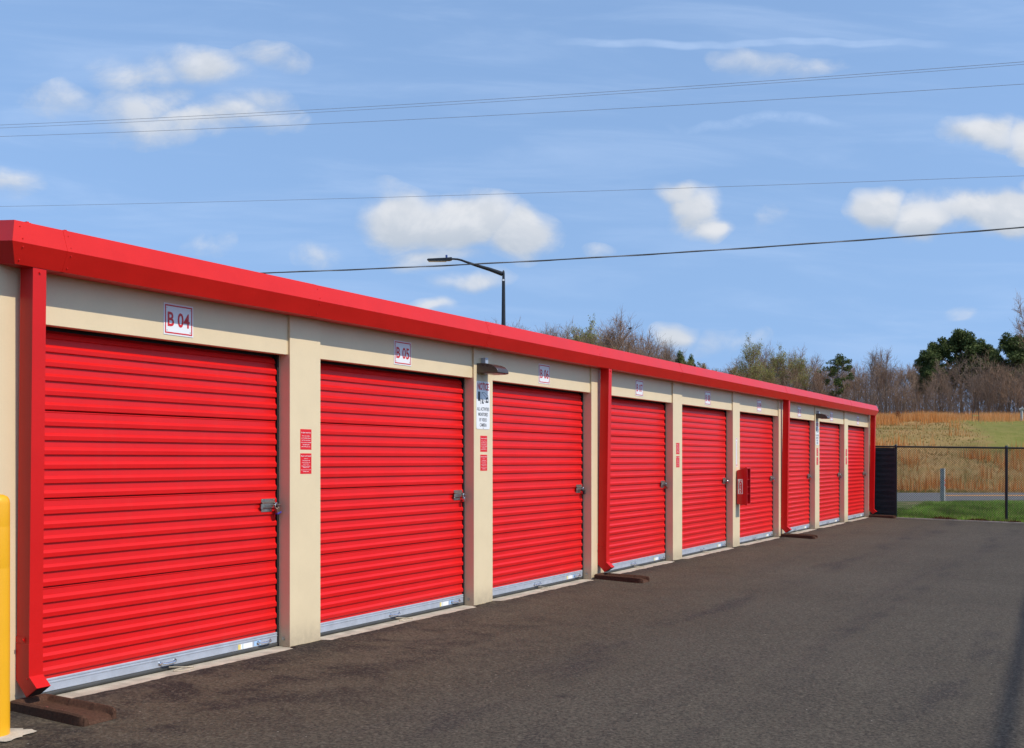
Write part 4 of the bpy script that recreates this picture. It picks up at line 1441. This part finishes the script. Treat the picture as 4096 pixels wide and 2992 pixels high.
def make_bare(seed, h, spread=1.0, forks=1, density=1.0, bud=None, upright=.0):
    r_ = np.random.default_rng(seed)
    trunk, crown, tips = [], [], []
    stems = []
    for f in range(forks):
        dirn = np.array([r_.normal(0, .05 + .14 * (forks > 1)), r_.normal(0, .05 + .14 * (forks > 1)), 1.0])
        pts, _ = grow(r_, np.array([r_.normal(0, .12) * (forks > 1), r_.normal(0, .12) * (forks > 1), -.2]), dirn, h * r_.uniform(.86, 1.0), 11, 0, .05, .03)
        rb = h * .0125 * (1 if forks == 1 else .75)
        rs = [rb * (1 - .93 * (i / 11) ** .9) + .008 for i in range(12)]
        trunk.append((pts, rs, 7)); stems.append((pts, rs))
    for pts, rs in stems:
        nb = int(r_.integers(17, 23) * density / (1 if forks == 1 else 1.35))
        for b_ in range(nb):
            t_ = r_.uniform(.22, .97)
            i = min(int(t_ * 11), 10); fpos = t_ * 11 - i
            st = pts[i] * (1 - fpos) + pts[i + 1] * fpos
            an = r_.uniform(0, 2 * np.pi)
            ang = (r_.uniform(.55, 1.05) - upright * .35) * (1.1 - .35 * t_)
            dirn = np.array([np.cos(an) * np.sin(ang), np.sin(an) * np.sin(ang), np.cos(ang)])
            L1 = h * (.13 + .34 * (1 - t_) ** .8) * r_.uniform(.7, 1.15) * spread
            p1, _ = grow(r_, st, dirn, L1, 5, 0, .13, .05)
            r1 = max(.012, rs[i] * .42)
            rs1 = [r1 * (1 - .8 * k / 5) + .005 for k in range(6)]
            trunk.append((p1, rs1, 4))
            for b2 in range(int(r_.integers(5, 8))):
                t2 = r_.uniform(.2, 1.0); j = min(int(t2 * 5), 4); f2 = t2 * 5 - j
                s2 = p1[j] * (1 - f2) + p1[j + 1] * f2
                dd_ = p1[j + 1] - p1[j]; dd_ = dd_ / np.linalg.norm(dd_) + r_.normal(0, .55, 3) + np.array([0, 0, .25])
                L2 = L1 * r_.uniform(.28, .55) + .25
                p2, _ = grow(r_, s2, dd_, L2, 3, 0, .16, .06)
                crown.append((p2, [.015, .012, .009, .006], 3))
                for b3 in range(int(r_.integers(5, 9))):
                    t3 = r_.uniform(.15, 1.0); q = min(int(t3 * 3), 2); f3 = t3 * 3 - q
                    s3 = p2[q] * (1 - f3) + p2[q + 1] * f3
                    d3 = p2[q + 1] - p2[q]; d3 = d3 / np.linalg.norm(d3) + r_.normal(0, .6, 3) + np.array([0, 0, .25])
                    L3 = L2 * r_.uniform(.3, .65) + .12
                    p3, _ = grow(r_, s3, d3, L3, 2, 0, .18, .05)
                    crown.append((p3, [.0085, .007, .004], 3))
                    tips.append(p3[2]); tips.append(p3[1])
    tv, tf = limb_mesh(trunk); cv, cf = limb_mesh(crown)
    mt = bpy.data.meshes.new('trunk'); mt.from_pydata([tuple(p) for p in tv], [], tf); mt.materials.append(MAT['bark_grey'])
    mt.polygons.foreach_set('use_smooth', [True] * len(mt.polygons))
    mc = bpy.data.meshes.new('crown'); mc.from_pydata([tuple(p) for p in cv], [], cf); mc.materials.append(MAT['twig_brown'])
    mbud = None
    if bud is not None:
        tips = np.array(tips)
        rep = np.repeat(tips, 3, 0) + r_.normal(0, .10, (len(tips) * 3, 3))
        mbud = leaf_mesh('buds', rep, .075, bud, r_, 'buds')
    return mt, mc, mbud


def leaf_mesh(name, C, size, cols, r_, mat, stretch=1.0):
    n = len(C)
    a = r_.normal(0, 1, (n, 3)); a /= np.linalg.norm(a, axis=1)[:, None]
    b = r_.normal(0, 1, (n, 3)); b -= (a * b).sum(1)[:, None] * a; b /= np.linalg.norm(b, axis=1)[:, None]
    s = size * r_.uniform(.6, 1.4, (n, 1))
    v = np.empty((n, 3, 3)); v[:, 0] = C + a * s * stretch; v[:, 1] = C - a * s * stretch * .5 + b * s * .6; v[:, 2] = C - a * s * stretch * .5 - b * s * .6
    me = bpy.data.meshes.new(name)
    me.vertices.add(n * 3); me.vertices.foreach_set('co', v.ravel())
    me.loops.add(n * 3); me.loops.foreach_set('vertex_index', np.arange(n * 3, dtype=np.int32))
    me.polygons.add(n); me.polygons.foreach_set('loop_start', np.arange(0, n * 3, 3, dtype=np.int32))
    me.update(calc_edges=True)
    c = np.array(cols)[r_.integers(0, len(cols), n)] * r_.uniform(.75, 1.25, (n, 1))
    at = me.color_attributes.new('tint', 'FLOAT_COLOR', 'POINT')
    c4 = np.ones((n, 3, 4)); c4[:, :, :3] = c[:, None, :]
    at.data.foreach_set('color', np.clip(c4, 0, 1).ravel().astype(np.float32))
    me.materials.append(MAT[mat])
    return me


def make_pine(seed, h, crown_from=.45, width=.22, nb=30, dens=200, fr=(.38, .75)):
    r_ = np.random.default_rng(seed)
    limbs = []
    pts, _ = grow(r_, np.array([0, 0, -.2]), np.array([r_.normal(0, .04), r_.normal(0, .04), 1.0]), h * .96, 10, 0, .035, .03)
    rs = [h * .016 * (1 - .85 * i / 10) + .015 for i in range(11)]
    limbs.append((pts, rs, 8))
    cen = []
    for b_ in range(nb):
        t_ = crown_from + (1 - crown_from) * (b_ + r_.random()) / nb
        i = min(int(t_ * 10), 9); f = t_ * 10 - i
        st = pts[i] * (1 - f) + pts[i + 1] * f
        an = r_.uniform(0, 2 * np.pi)
        rel = (t_ - crown_from) / (1 - crown_from)
        L = h * width * (.45 + .75 * math.sin(math.pi * min(1, rel * .85 + .15))) * r_.uniform(.55, 1.15)
        if rel > .9: L *= .5
        p1, dl = grow(r_, st, np.array([np.cos(an), np.sin(an), .35]), L, 4, 0, .16, .10)
        limbs.append((p1, [.05, .04, .03, .02, .012], 4))
        for k in range(int(r_.integers(2, 4))):
            q = p1[int(r_.integers(2, 5))]
            cen.append((q + r_.normal(0, .22, 3) + np.array([0, 0, .12]), r_.uniform(*fr)))
    cen.append((pts[-1], .6)); cen.append((pts[-2] + r_.normal(0, .2, 3), .6))
    C = []
    for c, rad_ in cen:
        m_ = int(dens * (rad_ / .55) ** 2)
        d = r_.normal(0, 1, (m_, 3)); d /= np.linalg.norm(d, axis=1)[:, None]
        rr_ = rad_ * r_.uniform(.45, 1.08, (m_, 1))
        C.append(c + d * rr_ * np.array([1.05, 1.05, .72]))
    C = np.concatenate(C)
    tv, tf = limb_mesh(limbs)
    mt = bpy.data.meshes.new('trunk'); mt.from_pydata([tuple(p) for p in tv], [], tf); mt.materials.append(MAT['bark_pine'])
    mt.polygons.foreach_set('use_smooth', [True] * len(mt.polygons))
    mc = leaf_mesh('crown', C, .10, [(.070, .095, .026), (.095, .125, .034), (.05, .07, .020), (.14, .165, .05)], r_, 'needles', 1.6)
    return mt, mc, None


GB = [(.30, .30, .09), (.36, .32, .12), (.26, .28, .07)]
GY_ = [(.34, .24, .10), (.30, .20, .08), (.38, .28, .12)]
BARE = [make_bare(11, 9.0), make_bare(12, 9.5, .85, 1, 1.15, None, .5), make_bare(13, 8.0, 1.05, 2), make_bare(14, 8.5, 1.0, 1, 1.0, None, .2),
        make_bare(15, 9.0, .9, 2, 1.1), make_bare(16, 9.0, 1.0, 1, 1.0, GB, .3), make_bare(17, 8.5, .9, 2, 1.0, GY_)]
PINE = [make_pine(21, 10.0, .50, .20), make_pine(22, 10.0, .42, .23), make_pine(23, 9.0, .30, .24), make_pine(24, 9.0, .45, .24, 18, 130, (.25, .55))]


def plant(meshes, name, r, d, scale, label, group, rz=None, sxy=1.0):
    x, y, _ = cam_pt(r, d)
    o = empty(name, (x, y, float(ground_z(x, y))), random.uniform(0, 6.28) if rz is None else rz)
    o.scale = (scale * sxy, scale * sxy, scale)
    for nm, me_ in zip(('trunk', 'crown', 'leaf_buds'), meshes):
        if me_ is None: continue
        c = bpy.data.objects.new(nm, me_); COL.objects.link(c); c.parent = o
    tag(o, label, 'tree', group)
    return o


def top_scale(py_top, d, h, x=None):
    zt_ = 1.624 + (1838 - py_top) / 4346 * d
    return (zt_ - 5.15) / h


random.seed(31)
WG = 'bare trees of the wood beyond the field'
WL = 'bare grey-brown tree among the wood behind the orange grass'
WL2 = 'bare tree with budding yellow-green twigs among the wood'


def skyline(px):
    """height of the wood's outline in the view (4096 px wide photograph)"""
    xs_ = [1500, 2050, 2200, 2350, 2470, 2560, 2650, 2750, 2850, 2960, 3080, 3200, 3350, 3450, 3550, 3700, 3900, 4096, 4400]
    ys_ = [1290, 1295, 1305, 1325, 1300, 1320, 1380, 1440, 1455, 1410, 1395, 1405, 1440, 1430, 1425, 1450, 1430, 1420, 1400]
    return float(np.interp(px, xs_, ys_))


hs = [9.0, 9.5, 8.0, 8.5, 9.0, 9.0, 8.5]
# front rows, middle rows, rear rows
for row, (d0, d1, step, drop) in enumerate(((103.5, 107, 58, 70), (108, 114, 46, 28), (115, 124, 42, 4), (126, 140, 52, 18), (142, 160, 85, 40))):
    px_c = 1880
    while px_c < 4650:
        d = random.uniform(d0, d1)
        px_c += step * random.uniform(.6, 1.4)
        lo = skyline(px_c) + drop + random.uniform(-22, 48)
        vis = px_c
        k = random.choice([0, 1, 2, 3, 4, 0, 3, 5, 6] if px_c > 2050 and px_c < 3250 else [0, 1, 2, 3, 4, 0, 2, 4])
        s_ = top_scale(lo, d, hs[k])
        plant(BARE[k], 'bare_tree', (px_c - 2048) / 4346 * d, d, s_, WL2 if k in (5, 6) else WL, WG if k not in (5, 6) else 'budding trees of the wood beyond the field', sxy=random.uniform(.72, 1.0))
# trees that stand out
def special(meshes, px_c, d, top, h, nm, lab, sxy=1.0, grp=None, rz=None):
    plant(meshes, nm, (px_c - 2048) / 4346 * d, d, top_scale(top, d, h), lab, grp, rz, sxy)
special(BARE[1], 3548, 104.5, 1385, 9.5, 'bare_tree', 'tall straight bare tree just right of the building end', .8)
special(BARE[3], 2470, 112, 1285, 8.5, 'bare_tree', 'tall rounded bare tree showing above the roof near the bird', 1.0)
special(BARE[5], 3000, 106, 1385, 9.0, 'bare_tree', 'pale yellow-green budding tree above the roof', .75)
special(BARE[4], 4125, 104, 1225, 9.0, 'bare_tree', 'tallest bare tree cut by the right edge of the view', .9, None, 1.0)
special(BARE[2], 4050, 103.0, 1480, 8.0, 'bare_tree', 'leaning dark bare tree near the grey pipe post', .9)
pines = [(3700, 118, 1408, 0, .85, 'leftmost and lowest pine of the dark pine clump'), (3770, 121, 1372, 1, .85, 'second pine from the left in the dark pine clump'),
         (3850, 122, 1325, 1, 1.0, 'tallest pine in the middle of the dark pine clump'), (3915, 124, 1372, 0, .8, 'short pine right of the tallest pine'),
         (3955, 126, 1385, 2, .7, 'thin pale pine at the right end of the pine clump'), (4025, 118, 1345, 1, .95, 'broad pine standing near the right edge of the view'), (4110, 122, 1360, 0, 1.0, 'pine half out of view at the right edge')]
for px_c, d, top, k, sx_, lab in pines:
    special(PINE[k], px_c, d, top, (10, 10, 9, 9)[k], 'pine_tree', lab, sx_, 'pines rising above the bare wood')
special(PINE[3], 3340, 106, 1420, 9.0, 'pine_tree', 'young open green pine above the far roof edge', 1.0)
special(PINE[3], 2735, 116, 1408, 9.0, 'pine_tree', 'small dark evergreen peeping above the middle of the roof', .6)
special(PINE[3], 2778, 117, 1425, 9.0, 'pine_tree', 'dark evergreen right of the small evergreen above the roof', .5)

# brush under the trees
n = 60000
rr = rng.uniform(-26, 74, n); dd = 102.5 + rng.random(n) ** 1.2 * 48
X = CAM_D + rr * CY - dd * SY; Y = rr * SY + dd * CY
c = pick([(.20, .13, .085), (.26, .175, .12), (.16, .11, .08), (.25, .15, .09), (.20, .15, .115)], n, .25)
hgt = .5 + 3.6 * rng.random(n) ** 1.5
blades('undergrowth', np.stack([X, Y, ground_z(X, Y) - .05], 1), hgt, .02 + .035 * rng.random(n), c, .35, label='brown brush and saplings under the trees of the wood')
# one small russet bush in the tall grass
x, y, _ = cam_pt((3592 - 2048) / 4346 * 93.5, 93.5)
r2 = np.random.default_rng(5)
C = r2.normal(0, 1, (260, 3)) * np.array([.10, .10, .22]) + np.array([0, 0, .45])
o = bpy.data.objects.new('russet_bush', leaf_mesh('russet_bush', C, .06, [(.16, .05, .03), (.11, .04, .025)], r2, 'buds')); COL.objects.link(o)
o.location = (x, y, float(ground_z(x, y)))
tag(o, 'small russet bush in the orange grass right of the building', 'bush')
